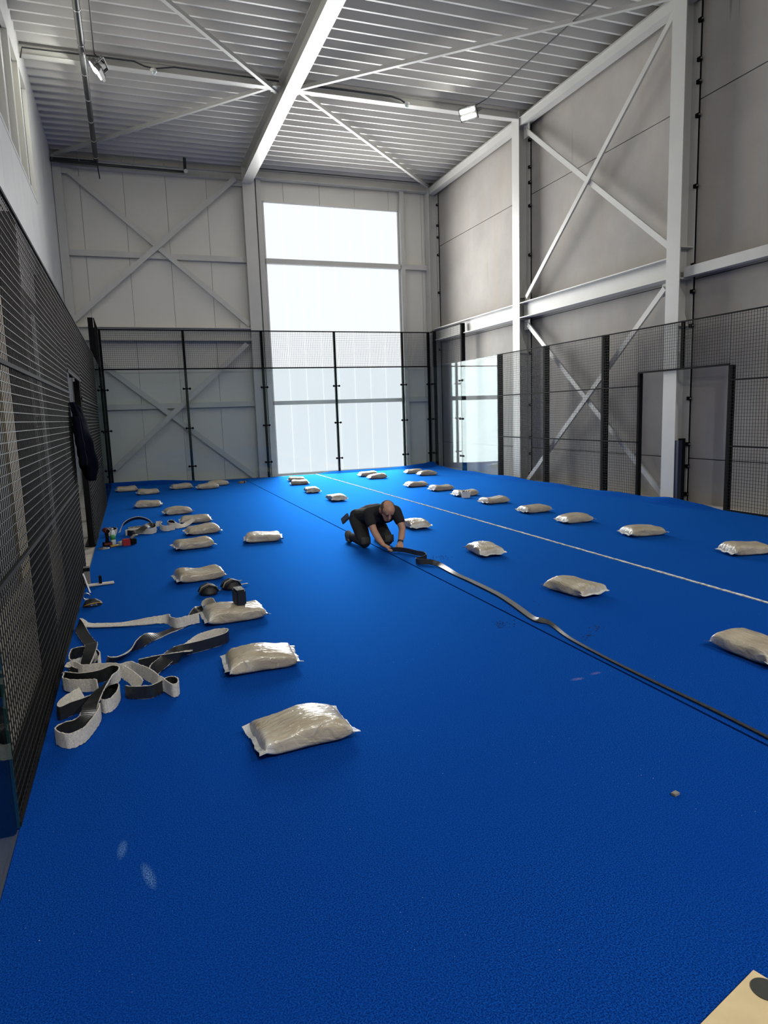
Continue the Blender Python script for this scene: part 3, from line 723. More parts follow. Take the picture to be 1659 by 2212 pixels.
# right side
rs = [YB, 17.055, 15.055]
pane('X', XR, 17.061, YB - 0.012, 0.0, 2.985, 'side glass panel on the concrete wall side in the back corner')
pane('X', XR, 15.061, 17.049, 0.0, 2.985, 'side glass panel on the concrete wall side next to the mesh')
mesh_panel('X', XR + 0.006, 17.055, YB - 0.02, 3.0, 4.0, 'black mesh panel above the side glass on the concrete wall side', rails=((3.99, 0.03),))
post(XR + 0.022, XR + 0.13, 17.055 - 0.04, 17.055 + 0.04, Z0, 4.0, 'tall black side post rising above the glass on the concrete wall side', clamps='R')
post(XR + 0.022, XR + 0.10, YB - 0.24, YB - 0.17, Z0, 4.0, 'black corner post beside the narrow back glass panel', clamps='R')
def side_fence(side):
    c = XR if side == 'R' else XL
    def P(y, z0, z1, lab, w=0.045, dpt=0.13):
        z0 = max(z0, -0.003)
        s = 0.012 if y in (15.055, 3.055) else (0.0155 if side == 'R' else 0.0135)
        if side == 'R': post(c + s, c + dpt, y - w, y + w, z0, z1, lab)
        else: post(c - dpt, c - s, y - w, y + w, z0, z1, lab)
    wall = 'concrete wall side' if side == 'R' else 'windowed wall side'
    P(15.055, Z0, 3.0, 'black mesh fence post where the side glass ends, ' + wall)
    P(13.055, Z0, 3.0, 'black mesh fence post two metres before the side glass, ' + wall)
    P(11.055, Z0, 3.0, 'black mesh fence post one metre beyond the gate opening, ' + wall)
    P(10.06, Z0, 2.22, 'black gate post at the far jamb of the opening, ' + wall, w=0.03, dpt=0.09)
    P(8.06, Z0, 2.22, 'black gate post at the near jamb of the opening, ' + wall, w=0.03, dpt=0.10)
    P(9.055, 2.22, 3.0, 'short black post above the gate opening, ' + wall, w=0.025, dpt=0.06)
    P(7.055, Z0, 3.0, 'black mesh fence post one metre before the gate opening, ' + wall)
    P(5.055, Z0, 3.0, 'black mesh fence post three metres before the gate opening, ' + wall)
    P(3.055, Z0, 3.0, 'black mesh fence post where the near side glass begins, ' + wall)
    R3 = ((0.012, 0.02), (1.0, 0.024), (2.0, 0.024), (2.99, 0.02))
    cc = c + 0.004 if side == 'R' else c - 0.008
    mesh_panel('X', cc, 13.055, 15.055, 0.0, 3.0, 'black welded mesh panel next to the back side glass, ' + wall, R3)
    mesh_panel('X', cc, 11.055, 13.055, 0.0, 3.0, 'black welded mesh panel second from the back side glass, ' + wall, R3)
    mesh_panel('X', cc, 10.06, 11.055, 0.0, 3.0, 'narrow black mesh panel on the far side of the gate, ' + wall, R3)
    mesh_panel('X', cc, 8.06, 10.06, 2.22, 3.0, 'black mesh panel above the gate opening, ' + wall, ((2.235, 0.03), (2.99, 0.02)))
    mesh_panel('X', cc, 7.055, 8.06, 0.0, 3.0, 'narrow black mesh panel on the near side of the gate, ' + wall, R3)
    mesh_panel('X', cc, 5.055, 7.055, 0.0, 3.0, 'black welded mesh panel second from the near side glass, ' + wall, R3)
    mesh_panel('X', cc, 3.055, 5.055, 0.0, 3.0, 'black welded mesh panel next to the near side glass, ' + wall, R3)
side_fence('R'); side_fence('L')
for side in ('R', 'L'):
    for a, b, nm in ((10.09, 15.05, 'beyond the gate'), (3.06, 8.03, 'before the gate')):
        x0, x1 = (XR + 0.01, XR + 0.14) if side == 'R' else (XL - 0.14, XL - 0.006)
        tag(MB().box(x0, x1, a, b, -0.0138, -0.003).build('base_rail', BLACK), 'flat black base rail under the mesh fence %s, %s' % (nm, 'concrete wall side' if side == 'R' else 'windowed wall side'), 'rail')
# left side glass
pane('X', XL, 17.061, YB - 0.012, 0.0, 2.985, 'side glass panel on the windowed wall side in the back corner', out=-0.012)
pane('X', XL, 15.061, 17.049, 0.0, 2.985, 'side glass panel on the windowed wall side next to the mesh', out=-0.012)
mesh_panel('X', XL - 0.006, 17.055, YB - 0.02, 3.0, 4.0, 'black mesh panel above the side glass on the windowed wall side', rails=((3.99, 0.03),))
post(XL - 0.13, XL - 0.022, 17.055 - 0.04, 17.055 + 0.04, Z0, 4.0, 'tall black side post rising above the glass on the windowed wall side', clamps='L')
post(XL - 0.10, XL - 0.022, YB - 0.24, YB - 0.17, Z0, 4.0, 'black corner post beside the back glass at the windowed wall', clamps='L')
pane('X', XL, 1.061, 3.049, 0.0, 2.985, 'near side glass panel standing against the end of left mesh fence', out=-0.012)
pane('X', XL, -0.93, 1.049, 0.0, 2.985, 'near side glass panel in the near corner of the court', out=-0.012)

# black jacket hung on the left fence beside the gate opening
def cloth_blob(name, axis_pts, radii, mat, parent, seed, amp=0.03, n=20):
    rnd = Vector((seed * 3.1, seed * 1.7, seed))
    m = MB(); pts = []
    P = [Vector(p) for p in axis_pts]; segs = 7
    path, rr = [], []
    for i in range(len(P) - 1):
        for k in range(segs):
            t = k / segs; path.append(P[i].lerp(P[i + 1], t)); rr.append([radii[i][q] * (1 - t) + radii[i + 1][q] * t for q in (0, 1)])
    path.append(P[-1]); rr.append(list(radii[-1]))
    v = []
    for i, p in enumerate(path):
        for k in range(n):
            a = 2 * math.pi * k / n
            d = Vector((math.cos(a) * rr[i][0], math.sin(a) * rr[i][1], 0))
            q = p + d; w = noise.noise(q * 9 + rnd) * amp + math.sin(a * 5 + seed + i * 0.12) * amp * 0.45
            v.append(q + d.normalized() * w)
    f = [(i * n + k, i * n + (k + 1) % n, (i + 1) * n + (k + 1) % n, (i + 1) * n + k) for i in range(len(path) - 1) for k in range(n)]
    f += [tuple(range(n))[::-1], tuple((len(path) - 1) * n + k for k in range(n))]
    m.add(v, f); return m.build(name, mat, parent, smooth=True)
t = thing('jacket', 'dark navy jacket hanging on the left mesh fence by the gate opening', 'jacket', (-0.50, 7.95, 1.0))
cloth_blob('jacket_body', [(-0.545, 7.90, 1.90), (-0.51, 7.94, 1.78), (-0.475, 7.98, 1.50), (-0.45, 8.05, 1.22), (-0.43, 8.08, 1.06)], [(0.02, 0.04), (0.05, 0.13), (0.075, 0.17), (0.085, 0.15), (0.04, 0.10)], NAVY, t, 1)
cloth_blob('sleeve', [(-0.49, 8.12, 1.72), (-0.46, 8.22, 1.50), (-0.44, 8.24, 1.30), (-0.44, 8.22, 1.20)], [(0.04, 0.06), (0.05, 0.07), (0.05, 0.06), (0.03, 0.04)], NAVY, t, 2, amp=0.015)
cloth_blob('sleeve', [(-0.52, 7.80, 1.75), (-0.50, 7.76, 1.50), (-0.49, 7.78, 1.30), (-0.49, 7.79, 1.24)], [(0.03, 0.06), (0.04, 0.06), (0.04, 0.05), (0.03, 0.035)], NAVY, t, 3, amp=0.015)

# ================================================================== SAND BAGS
def bag_mesh(seed, s):
    L, W, H = 0.47 * s, 0.32 * s, 0.125 * s
    rnd = random.Random(seed); off = Vector((seed * 7.3, seed * 2.1, seed * 5.7))
    nu, nv = 60, 52; v = []
    skew = rnd.uniform(-0.08, 0.08); sag = rnd.uniform(-0.015, 0.015)
    for i in range(nu + 1):
        u = -1 + 2 * i / nu; au = abs(u)
        t = max(0.010, (1 - au ** 7.0)) ** 0.5
        th = H * (t * (1 + 0.08 * math.sin(3 * u + seed))); wd = W * (0.94 + 0.10 * au ** 6)
        lift = 0.036 * s * au ** 7
        for k in range(nv):
            a = 2 * math.pi * k / nv; ca, sa = math.cos(a), math.sin(a)
            n = 3.2 if sa > 0 else 4.5
            x = u * L / 2; y = math.copysign(abs(ca) ** (2 / n), ca) * wd / 2
            z = math.copysign(abs(sa) ** (2 / n), sa) * th / 2 + th / 2 * 0.98 + lift
            y += skew * u * W * 0.3
            q = Vector((x, y, z))
            amp = 0.007 + 0.008 * au ** 2
            w1 = noise.noise(Vector((x * 5, y * 9, z * 9)) + off) * amp * 1.4
            # creases fanning out from the sealed ends
            ph = (y / W) * 13 + x * 9 * math.sin(seed * 1.3) + 3.2 * noise.noise(Vector((x * 5, y * 5, 0)) + off)
            fan = ((1 - abs(math.sin(ph))) ** 3 - 0.25) * 0.009 * (0.25 + au ** 1.3) * max(0.0, noise.noise(Vector((x * 4, y * 3, 3)) + off) + 0.45) * (1 if sa > 0 else 0.3)
            fan += noise.noise(Vector((x * 22, y * 30, z * 20)) + off) * 0.0025
            top = max(0.0, sa)
            z += (w1 + fan + sag * top * math.cos(2 * u)) * (0.3 + 0.7 * top); y += noise.noise(Vector((x * 8, z * 14, y * 3)) + off) * amp * (0.4 + abs(ca))
            v.append((x, y, max(-0.002, z)))
    f = [(i * nv + k, i * nv + (k + 1) % nv, (i + 1) * nv + (k + 1) % nv, (i + 1) * nv + k) for i in range(nu) for k in range(nv)]
    f += [tuple(range(nv)), tuple(nu * nv + k for k in range(nv))[::-1]]
    m = MB(); m.add(v, f); return m, L, W, H

def seal(sign, L, W, s, seed):
    """flat crimped film at a sealed end with dog-eared corners"""
    rnd = random.Random(seed * 13 + sign); m = MB(); n = 14; v = []
    for i in range(n + 1):
        b = -1 + 2 * i / n
        y = b * (W * 0.53 + 0.006); z = (0.040 + 0.012 * abs(b) ** 3) * s + 0.006 * math.sin(b * 7 + seed)
        e = 0.024 + 0.010 * abs(b) ** 4 + rnd.uniform(-0.004, 0.004)
        x0 = sign * (L / 2 - 0.012); x1 = sign * (L / 2 + e)
        for dz in (0.0, 0.003):
            v += [(x0, y, z + dz), (x1, y, z - 0.010 + dz + rnd.uniform(-0.005, 0.005))]
    f = []
    for i in range(n):
        o, q = 4 * i, 4 * i + 4
        f += [(o, o + 1, q + 1, q), (o + 2, q + 2, q + 3, o + 3), (o + 1, o + 3, q + 3, q + 1), (o, q, q + 2, o + 2)]
    f += [(0, 2, 3, 1), (4 * n, 4 * n + 1, 4 * n + 3, 4 * n + 2)]
    m.add(v, f); return m

G1, G2, G3 = 'sand bags along the left mesh fence', 'sand bags between dark seam and white line', 'sand bags between white line and right mesh fence'
BAGS = [
 (0.716, 3.355, 5.0, 1.008, 'filled sand bag with fanned creases, alone on turf beyond the strip tangle', G1),
 (0.711, 4.50, -2.0, 0.97, 'filled sand bag beside the long loop of white strip', G1),
 (0.699, 5.70, 3.0, 1.016, 'filled sand bag with a small black speaker standing on it', G1),
 (0.563, 7.32, 8.1, 1.0, 'filled sand bag just beyond the black knee pads', G1),
 (0.663, 9.199, 9.7, 1.0, 'filled sand bag between knee pad row and the group by the far strip pile', G1),
 (0.889, 10.314, 5.8, 0.99, 'filled sand bag touching the loose end of the far strip pile', G1),
 (0.886, 11.474, -1.9, 0.99, 'filled sand bag just beyond the loose end of the far strip pile', G1),
 (0.684, 12.721, 7.9, 0.97, 'filled sand bag second beyond the loose end of the far strip pile', G1),
 (0.217, 14.097, -2.0, 1.02, 'filled sand bag lying alone near left fence beyond the far strip pile', G1),
 (0.269, 16.579, 4.0, 0.985, 'filled sand bag of the pair in the left back corner, on the open side', G1),
 (-0.194, 17.595, 5.0, 1.001, 'filled sand bag of the pair in the left back corner, on the fence side', G1),
 (1.068, 17.34, 4.5, 1.011, 'filled sand bag lying singly by the back glass post of the crossed braces', G1),
 (1.652, 16.923, 4.7, 1.017, 'filled sand bag overlapping another before the crossed braces, on the court side', G1),
 (1.97, 17.55, 5.6, 0.992, 'filled sand bag overlapped by another before the crossed braces, on the glass side', G1),
 (1.586, 9.212, -8.0, 1.003, 'filled sand bag out on the turf between left row and kneeling man', G1),
 (3.95, 17.40, -6.0, 0.86, 'filled sand bag of a close pair by the window, on the glass side', G2),
 (3.80, 16.42, -10.0, 0.896, 'filled sand bag of a close pair by the window, on the court side', G2),
 (3.641, 14.568, -93.2, 0.926, 'filled sand bag second in line behind the kneeling man', G2),
 (3.709, 12.894, -90.1, 0.963, 'filled sand bag first in line behind the kneeling man', G2),
 (3.82, 9.145, -92.6, 0.96, 'filled sand bag right beside the kneeling man', G2),
 (3.802, 7.017, -93.2, 0.95, 'filled sand bag beside the curled start of the black strip', G2),
 (3.70, 5.12, -80.0, 0.96, 'filled sand bag beside the flat grey stretch of the black strip', G2),
 (3.80, 3.27, -90.0, 0.98, 'filled sand bag with creased film at the edge of view beside the dark seam', G2),
 (5.923, 17.406, -3.5, 1.0, 'filled sand bag of the window pair next to white line, on the glass side', G3),
 (5.90, 16.60, -2.8, 0.95, 'filled sand bag of the window pair next to white line, on the court side', G3),
 (7.237, 17.35, -7.3, 0.949, 'filled sand bag of the right back corner pair, on the glass side', G3),
 (7.287, 16.56, -4.5, 0.96, 'filled sand bag of the right back corner pair, on the court side', G3),
 (5.983, 14.218, 1.6, 0.955, 'filled sand bag second beyond the one with the white tub', G3),
 (6.119, 13.174, 3.9, 0.967, 'filled sand bag next beyond the one with the white tub', G3),
 (6.131, 12.079, -1.0, 0.954, 'filled sand bag partly hidden behind the white tub', G3),
 (6.064, 10.803, 3.1, 0.957, 'filled sand bag next before the white tub', G3),
 (6.062, 9.48, 0.9, 0.969, 'filled sand bag second before the white tub', G3),
 (6.018, 8.335, -2.6, 0.95, 'filled sand bag third before the white tub', G3),
 (6.128, 7.04, -9.8, 0.993, 'filled sand bag fourth before the white tub', G3),
 (6.306, 5.609, -12.4, 0.95, 'filled sand bag fifth before the white tub, the last of its row', G3),
]
for i, (x, y, a, s, lab, grp) in enumerate(BAGS):
    t = thing('sand_bag', lab, 'sand bag', (x, y, 0.001), math.radians(a), grp, world=False)
    m, L, W, H = bag_mesh(i + 1, s)
    m.build('filled_bag', SAND, t, smooth=True, fix=True)
    for sg in (-1, 1):
        seal(sg, L, W, s, i + 1).build('sealed_end', FILM, t, smooth=False)

# ================================================================== TURF LINE STRIPS
def catmull(P, n):
    out = []; P = [P[0]] + list(P) + [P[-1]]
    for i in range(1, len(P) - 2):
        p0, p1, p2, p3 = (Vector(q) for q in P[i - 1:i + 3])
        for k in range(n):
            t = k / n
            out.append(0.5 * ((2 * p1) + (p2 - p0) * t + (2 * p0 - 5 * p1 + 4 * p2 - p3) * t * t + (3 * p1 - p0 - 3 * p2 + p3) * t ** 3))
    out.append(Vector(P[-2])); return out
def ribbon(pts, width, flag, th=0.009, n=7, zmin=0.003, fuzz=0.0, seed=0):
    """ribbon along centre points (x, y, z, tilt in degrees); returns pile-side and backing-side meshes"""
    S = catmull([Vector(p[:4]) for p in pts], n)
    WS = [p[4] if len(p) > 4 else 1.0 for p in pts]
    WS = [WS[min(len(pts) - 1, i // n)] * (1 - (i % n) / n) + WS[min(len(pts) - 1, i // n + 1)] * ((i % n) / n) for i in range((len(pts) - 1) * n + 1)]
    width0 = width
    rnd = random.Random(seed); front, back = MB(), MB(); vf, vb = [], []
    K = len(S)
    for i, q in enumerate(S):
        width = width0 * WS[i]
        a, b = S[max(0, i - 1)], S[min(K - 1, i + 1)]
        T = Vector((b[0] - a[0], b[1] - a[1], b[2] - a[2]))
        T = T.normalized() if T.length > 1e-6 else Vector((1, 0, 0))
        side = T.cross(Vector((0, 0, 1))); side = side.normalized() if side.length > 1e-5 else Vector((1, 0, 0))
        up = side.cross(T).normalized()
        t = math.radians(q[3]); w = up * math.cos(t) + side * math.sin(t); nrm = T.cross(w).normalized() * flag
        c = Vector((q[0], q[1], q[2]))
        low = c.z - abs(w.z) * width / 2 - abs(nrm.z) * th / 2
        if low < zmin: c.z += zmin - low
        j = lambda: rnd.uniform(-fuzz, fuzz)
        e = [c - w * (width / 2 + j()), c + w * (width / 2 + j())]
        vf += [e[0] + nrm * (th * 0.5 + abs(j())), e[1] + nrm * (th * 0.5 + abs(j())), e[1] - nrm * th * 0.1, e[0] - nrm * th * 0.1]
        e2 = [c - w * (width / 2 - 0.002), c + w * (width / 2 - 0.002)]
        vb += [e2[0] - nrm * th * 0.1, e2[1] - nrm * th * 0.1, e2[1] - nrm * th * 0.45, e2[0] - nrm * th * 0.45]
    for m, v in ((front, vf), (back, vb)):
        f = []
        for i in range(K - 1):
            o, p = 4 * i, 4 * i + 4
            for k in range(4): f.append((o + k, o + (k + 1) % 4, p + (k + 1) % 4, p + k))
        f += [(3, 2, 1, 0), (4 * K - 4, 4 * K - 3, 4 * K - 2, 4 * K - 1)]
        m.add(v, f)
    return front, back
def strip(pts, width, flag, label, group=None, fmat=None, bmat=None, fuzz=0.0025, seed=1, n=7):
    pts = [(max(p[0], -0.522),) + tuple(p[1:]) for p in pts]
    p0 = pts[0]
    t = thing('turf_strip', label, 'turf strip', (p0[0], p0[1], 0.0), group=group)
    a, b = ribbon(pts, width, flag, fuzz=fuzz, seed=seed, n=n)
    a.build('pile_face', fmat or PILE, t, smooth=False); b.build('rubber_backing', bmat or BACKING, t, smooth=False)
    return t
STRIPS = {}
STRIPS['bag_end']=(1,[(0.565,5.85,0.13,150),(0.511,5.9,0.12,150),(0.456,5.923,0.08,100),(0.404,5.877,0.05,40),(0.328,5.741,0.008,88),(0.226,5.621,0.008,88),(0.11,5.516,0.008,88),(0.006,5.373,0.03,40),(-0.066,5.229,0.035,0),(-0.154,5.11,0.02,-60),(-0.234,4.935,0.03,-40),(-0.285,4.93,0.045,0)])
STRIPS['fence_fold']=(-1,[(0.406,5.659,0.06,0),(0.315,5.621,0.06,0),(0.236,5.591,0.06,0),(0.186,5.657,0.06,0),(0.17,5.762,0.052,20),(0.127,5.798,0.045,50),(-0.018,5.852,0.03,65),(-0.193,5.908,0.015,85),(-0.367,5.965,0.015,85),(-0.475,6.008,0.02,80),(-0.537,6.018,0.04,0),(-0.54,5.954,0.035,-50),(-0.476,5.726,0.02,-80),(-0.413,5.466,0.02,-80),(-0.4,5.33,0.06,-82),(-0.388,5.2,0.104,-85),(-0.384,5.08,0.116,-86),(-0.388,4.97,0.116,-84),(-0.4,4.88,0.095,-75),(-0.415,4.8,0.06,-55)])
STRIPS['ring']=(1,[(-0.335,4.881,0.045,0),(-0.329,5.015,0.045,0),(-0.367,5.136,0.045,0),(-0.432,5.209,0.045,0),(-0.508,5.203,0.045,0),(-0.554,5.132,0.045,0),(-0.555,5.033,0.045,0),(-0.505,4.952,0.045,0),(-0.438,4.954,0.05,0),(-0.375,5.013,0.06,0),(-0.349,5.041,0.07,0)])
STRIPS['long_loop']=(-1,[(-0.005,4.552,0.045,0),(0.02,4.621,0.045,-20),(0.071,4.703,0.05,-40),(0.128,4.808,0.055,-50),(0.183,4.9,0.05,-30),(0.272,4.947,0.045,0),(0.394,4.987,0.045,0),(0.541,5.065,0.045,0),(0.578,5.167,0.045,0),(0.503,5.204,0.045,0),(0.402,5.168,0.045,0),(0.333,5.084,0.045,20),(0.273,5.015,0.03,60),(0.231,4.866,0.04,110),(0.176,4.786,0.045,170),(0.05,4.776,0.045,180),(-0.02,4.761,0.045,180),(-0.074,4.749,0.045,180)])
STRIPS['white_loop']=(1,[(-0.18,4.579,0.09,0),(-0.126,4.579,0.1,0),(-0.062,4.506,0.09,-5),(0.002,4.401,0.08,-10),(0.035,4.321,0.07,-10),(0.076,4.283,0.05,0),(0.115,4.199,0.045,0),(0.145,4.209,0.045,0),(0.15,4.286,0.045,0),(0.119,4.333,0.045,0),(0.08,4.318,0.045,0),(0.027,4.26,0.04,0),(-0.022,4.237,0.04,0),(-0.125,4.272,0.045,0),(-0.155,4.302,0.045,0)])
STRIPS['band']=(1,[(-0.44,4.707,0.05,0),(-0.485,4.734,0.07,0),(-0.498,4.755,0.09,0),(-0.466,4.739,0.1,0),(-0.413,4.679,0.09,0),(-0.309,4.62,0.1,-5),(-0.212,4.546,0.11,-10),(-0.148,4.466,0.1,-15),(-0.095,4.371,0.08,-20),(-0.067,4.315,0.06,-20)])
STRIPS['front_coil']=(-1,[(-0.313,4.384,0.08,0),(-0.358,4.439,0.07,0),(-0.464,4.507,0.06,0),(-0.561,4.581,0.055,0),(-0.592,4.631,0.06,0),(-0.568,4.67,0.06,0),(-0.499,4.628,0.07,0),(-0.414,4.544,0.08,0),(-0.304,4.489,0.1,0),(-0.229,4.468,0.125,0),(-0.189,4.389,0.14,0),(-0.196,4.31,0.145,-10),(-0.245,4.27,0.14,-40),(-0.292,4.197,0.125,-65),(-0.323,4.11,0.105,-75),(-0.339,4.036,0.095,-90),(-0.361,3.97,0.05,-130),(-0.407,3.903,0.045,-175),(-0.463,3.886,0.045,-180),(-0.499,3.826,0.045,-180),(-0.438,3.736,0.045,-180),(-0.37,3.763,0.045,-180),(-0.332,3.857,0.045,-180),(-0.298,3.998,0.045,-180),(-0.293,4.077,0.05,-180)])
STRIPS['small_ring']=(-1,[(-0.408,4.386,0.045,30),(-0.476,4.291,0.045,20),(-0.526,4.181,0.045,0),(-0.504,4.124,0.045,0),(-0.451,4.168,0.045,0),(-0.382,4.206,0.045,0),(-0.286,4.285,0.045,0),(-0.227,4.365,0.045,0),(-0.194,4.321,0.05,0),(-0.204,4.225,0.045,0),(-0.235,4.139,0.045,0),(-0.276,4.129,0.045,0),(-0.309,4.208,0.045,0)])
STRIPS['seam_tape']=(-1,[(2.815,7.61,0.035,30,1.0),(2.9,7.595,0.035,20,1.0),(2.965,7.54,0.035,10,1.0),(3.01,7.42,0.035,0,1.0),(3.05,7.28,0.035,0,1.0),(3.087,7.182,0.035,0,1.0),(3.068,7.046,0.035,0,1.0),(2.977,6.956,0.035,0,1.0),(2.888,6.921,0.035,0,1.0),(2.887,6.841,0.035,0,1.0),(2.991,6.757,0.035,-20,1.0),(3.041,6.623,0.025,-60,1.0),(3.03,6.206,0.012,-85,1.0),(3.034,5.855,0.012,-88,1.0),(3.024,5.339,0.012,-88,1.0),(2.982,4.987,0.012,-88,1.0),(2.909,4.58,0.015,-75,0.8),(2.919,4.475,0.02,-50,0.8),(2.943,4.371,0.02,-40,0.55),(2.885,4.049,0.004,-60,0.4),(2.866,3.657,0.004,-60,0.3),(2.865,3.213,0.004,-60,0.3),(2.877,2.788,0.004,-60,0.3),(2.873,2.371,0.004,-60,0.3),(2.858,2.019,0.004,-60,0.3)])
SL = {'bag_end': 'white turf strip running from the sand bag with the speaker to the tangle',
      'fence_fold': 'white turf strip folded over at the left fence, black backing turned up',
      'ring': 'white turf strip curled in a ring against the left fence',
      'long_loop': 'white turf strip laid out in a long narrow loop towards the sand bag',
      'white_loop': 'white turf strip ending in a round loop on the open side of the tangle',
      'band': 'broad white turf strip lying across the top of the tangle',
      'front_coil': 'white turf strip coiled along the fence with its last loop away from the bags',
      'small_ring': 'white turf strip with black backing showing beside a small ring in the tangle'}
for k, (key, lab) in enumerate(SL.items()):
    fl, pts = STRIPS[key]
    strip(pts, 0.082, fl, lab, 'white turf strips tangled by the left fence', seed=k + 1)
fl, pts = STRIPS['seam_tape']
GREYB = simple('strip_backing_worn', (0.035, 0.037, 0.040), 0.30, var=0.3, vscale=30)
strip(pts, 0.06, fl, 'long black strip winding from the kneeling man along the dark seam', fmat=simple('black_pile', (0.008, 0.010, 0.014), 0.8, var=0.3, vscale=60), bmat=GREYB, fuzz=0.001, seed=20, n=10)

# far tangle
def loop(cx, cy, rx, ry, a0, a1, z0, z1, t0=0, t1=0, n=12):
    return [(cx + rx * math.cos(math.radians(a0 + (a1 - a0) * i / n)), cy + ry * math.sin(math.radians(a0 + (a1 - a0) * i / n)), z0 + (z1 - z0) * i / n, t0 + (t1 - t0) * i / n) for i in range(n + 1)]
FG = 'white turf strips tangled at the foot of the left fence by the tools'
FAR = [
 (1, [(-0.28, 10.96, 0.01, -120), (-0.255, 10.98, 0.07, -122), (-0.20, 11.01, 0.14, -125), (-0.09, 11.03, 0.195, -125), (0.03, 11.03, 0.205, -125), (0.14, 11.01, 0.165, -125), (0.21, 10.98, 0.10, -122), (0.25, 10.94, 0.01, -120)], 'white turf strip arching over the far tangle by the tools'),
 (1, loop(-0.40, 10.93, 0.085, 0.15, -150, 150, 0.045, 0.05, 0, 25), 'white turf strip looped at the tool side of the far tangle'),
 (1, [(-0.02 + (0.16 - 0.0002 * a) * math.cos(math.radians(a)), 10.92 + (0.085 - 0.0001 * a) * math.sin(math.radians(a)), 0.046, 0) for a in range(20, 561, 30)], 'white turf strip rolled in the heart of the far tangle'),
 (-1, [(-0.16, 10.68, 0.045, 0), (-0.10, 10.62, 0.045, 0), (0.0, 10.62, 0.06, -30), (0.09, 10.68, 0.11, -60), (0.16, 10.78, 0.12, -40), (0.23, 10.80, 0.09, 0), (0.24, 10.72, 0.06, 0), (0.17, 10.66, 0.045, 0), (0.05, 10.72, 0.045, 0), (-0.12, 10.76, 0.045, 0), (-0.19, 10.71, 0.045, 0)], 'white turf strip bent in a figure of eight before the far tangle'),
 (-1, [(0.52, 10.86, 0.045, 0), (0.41, 10.80, 0.045, 0), (0.34, 10.86, 0.05, 0), (0.32, 11.02, 0.055, 10), (0.345, 11.16, 0.06, 15), (0.32, 11.26, 0.06, 0), (0.26, 11.25, 0.06, 0)], 'short white turf strip end sticking out of the far tangle'),
 (-1, [(0.84, 11.16, 0.10, 60), (0.75, 11.13, 0.05, 70), (0.66, 11.02, 0.03, 60), (0.56, 10.98, 0.045, 20), (0.46, 11.06, 0.05, 0), (0.44, 11.20, 0.06, 0), (0.48, 11.27, 0.065, 20), (0.55, 11.28, 0.06, 50), (0.59, 11.21, 0.04, 75), (0.59, 11.12, 0.015, 85)], 'white turf strip trailing from the far tangle to the sand bags'),
]
for k, (fl, pts, lab) in enumerate(FAR):
    strip(pts, 0.085, fl, lab, FG, seed=40 + k)

# dark crumbs of rubber along the seam work
def crumbs():
    rnd = random.Random(9); m = MB()
    for cx, cy, sp, n in ((3.24, 7.10, 0.06, 18), (3.28, 6.99, 0.05, 14), (2.64, 4.61, 0.05, 16), (2.61, 4.55, 0.06, 16), (3.23, 4.18, 0.03, 14), (3.04, 4.06, 0.04, 14), (3.05, 5.52, 0.04, 8), (2.98, 4.9, 0.10, 12)):
        for _ in range(n):
            x, y = rnd.gauss(cx, sp), rnd.gauss(cy, sp); r = rnd.uniform(0.003, 0.008); h = rnd.uniform(0.002, 0.005)
            a = rnd.random() * 3; q = [(x + r * math.cos(a + b), y + r * 0.7 * math.sin(a + b)) for b in (0, 1.57, 3.14, 4.71)]
            m.add([(p[0], p[1], 0.0) for p in q] + [(x + (p[0] - x) * 0.6, y + (p[1] - y) * 0.6, h) for p in q], [(3, 2, 1, 0), (4, 5, 6, 7), (0, 1, 5, 4), (1, 2, 6, 5), (2, 3, 7, 6), (3, 0, 4, 7)])
    o = m.build('rubber_crumbs', DARKSEAM); o['kind'] = 'stuff'; return tag(o, 'scattered dark rubber crumbs on the blue turf beside the seam', 'crumbs')
crumbs()
tag(MB().bar((2.076, 2.161, 0.006), (2.108, 2.168, 0.006), 0.024, 0.012).build('rubber_chip', GREYP, bevel=0.002), 'small dark square chip lying alone on the turf', 'chip')

# ================================================================== SMALL THINGS
# plywood board with a round black disc
t = thing('plywood_board', 'pale plywood board lying on the turf with round black disc', 'board', (1.60, 1.33, 0.0), math.radians(15.95), world=False)
MB().box(-0.62, 0.0, -0.80, 0.0, 0.001, 0.019).build('sheet', PLYW, t, bevel=0.0015)
MB().lathe([(0.040, 0.0185), (0.040, 0.0215), (0.038, 0.022)], (-0.015 - 0.03, -0.056, 0), 32).build('black_disc', simple('disc_black', (0.045, 0.048, 0.042), 0.5, var=0.15, vscale=20), t)

# small speaker on the sand bag
t = thing('speaker', 'small black box speaker standing on a sand bag', 'speaker', (0.75, 5.70, 0.120), math.radians(6), world=False)
MB().box(-0.042, 0.042, -0.075, 0.075, 0.0, 0.135).build('case', simple('speaker_black', (0.010, 0.011, 0.013), 0.4), t, bevel=0.012)
MB().box(-0.036, 0.036, -0.068, 0.068, 0.134, 0.139).build('top_panel', simple('speaker_top', (0.09, 0.095, 0.08), 0.5), t, bevel=0.002)
MB().box(-0.010, 0.010, -0.03, 0.03, 0.139, 0.141).build('button_strip', GREYP, t)
MB().box(-0.0445, -0.041, -0.06, 0.06, 0.02, 0.115).build('grille', simple('speaker_grille', (0.02, 0.024, 0.045), 0.6), t)

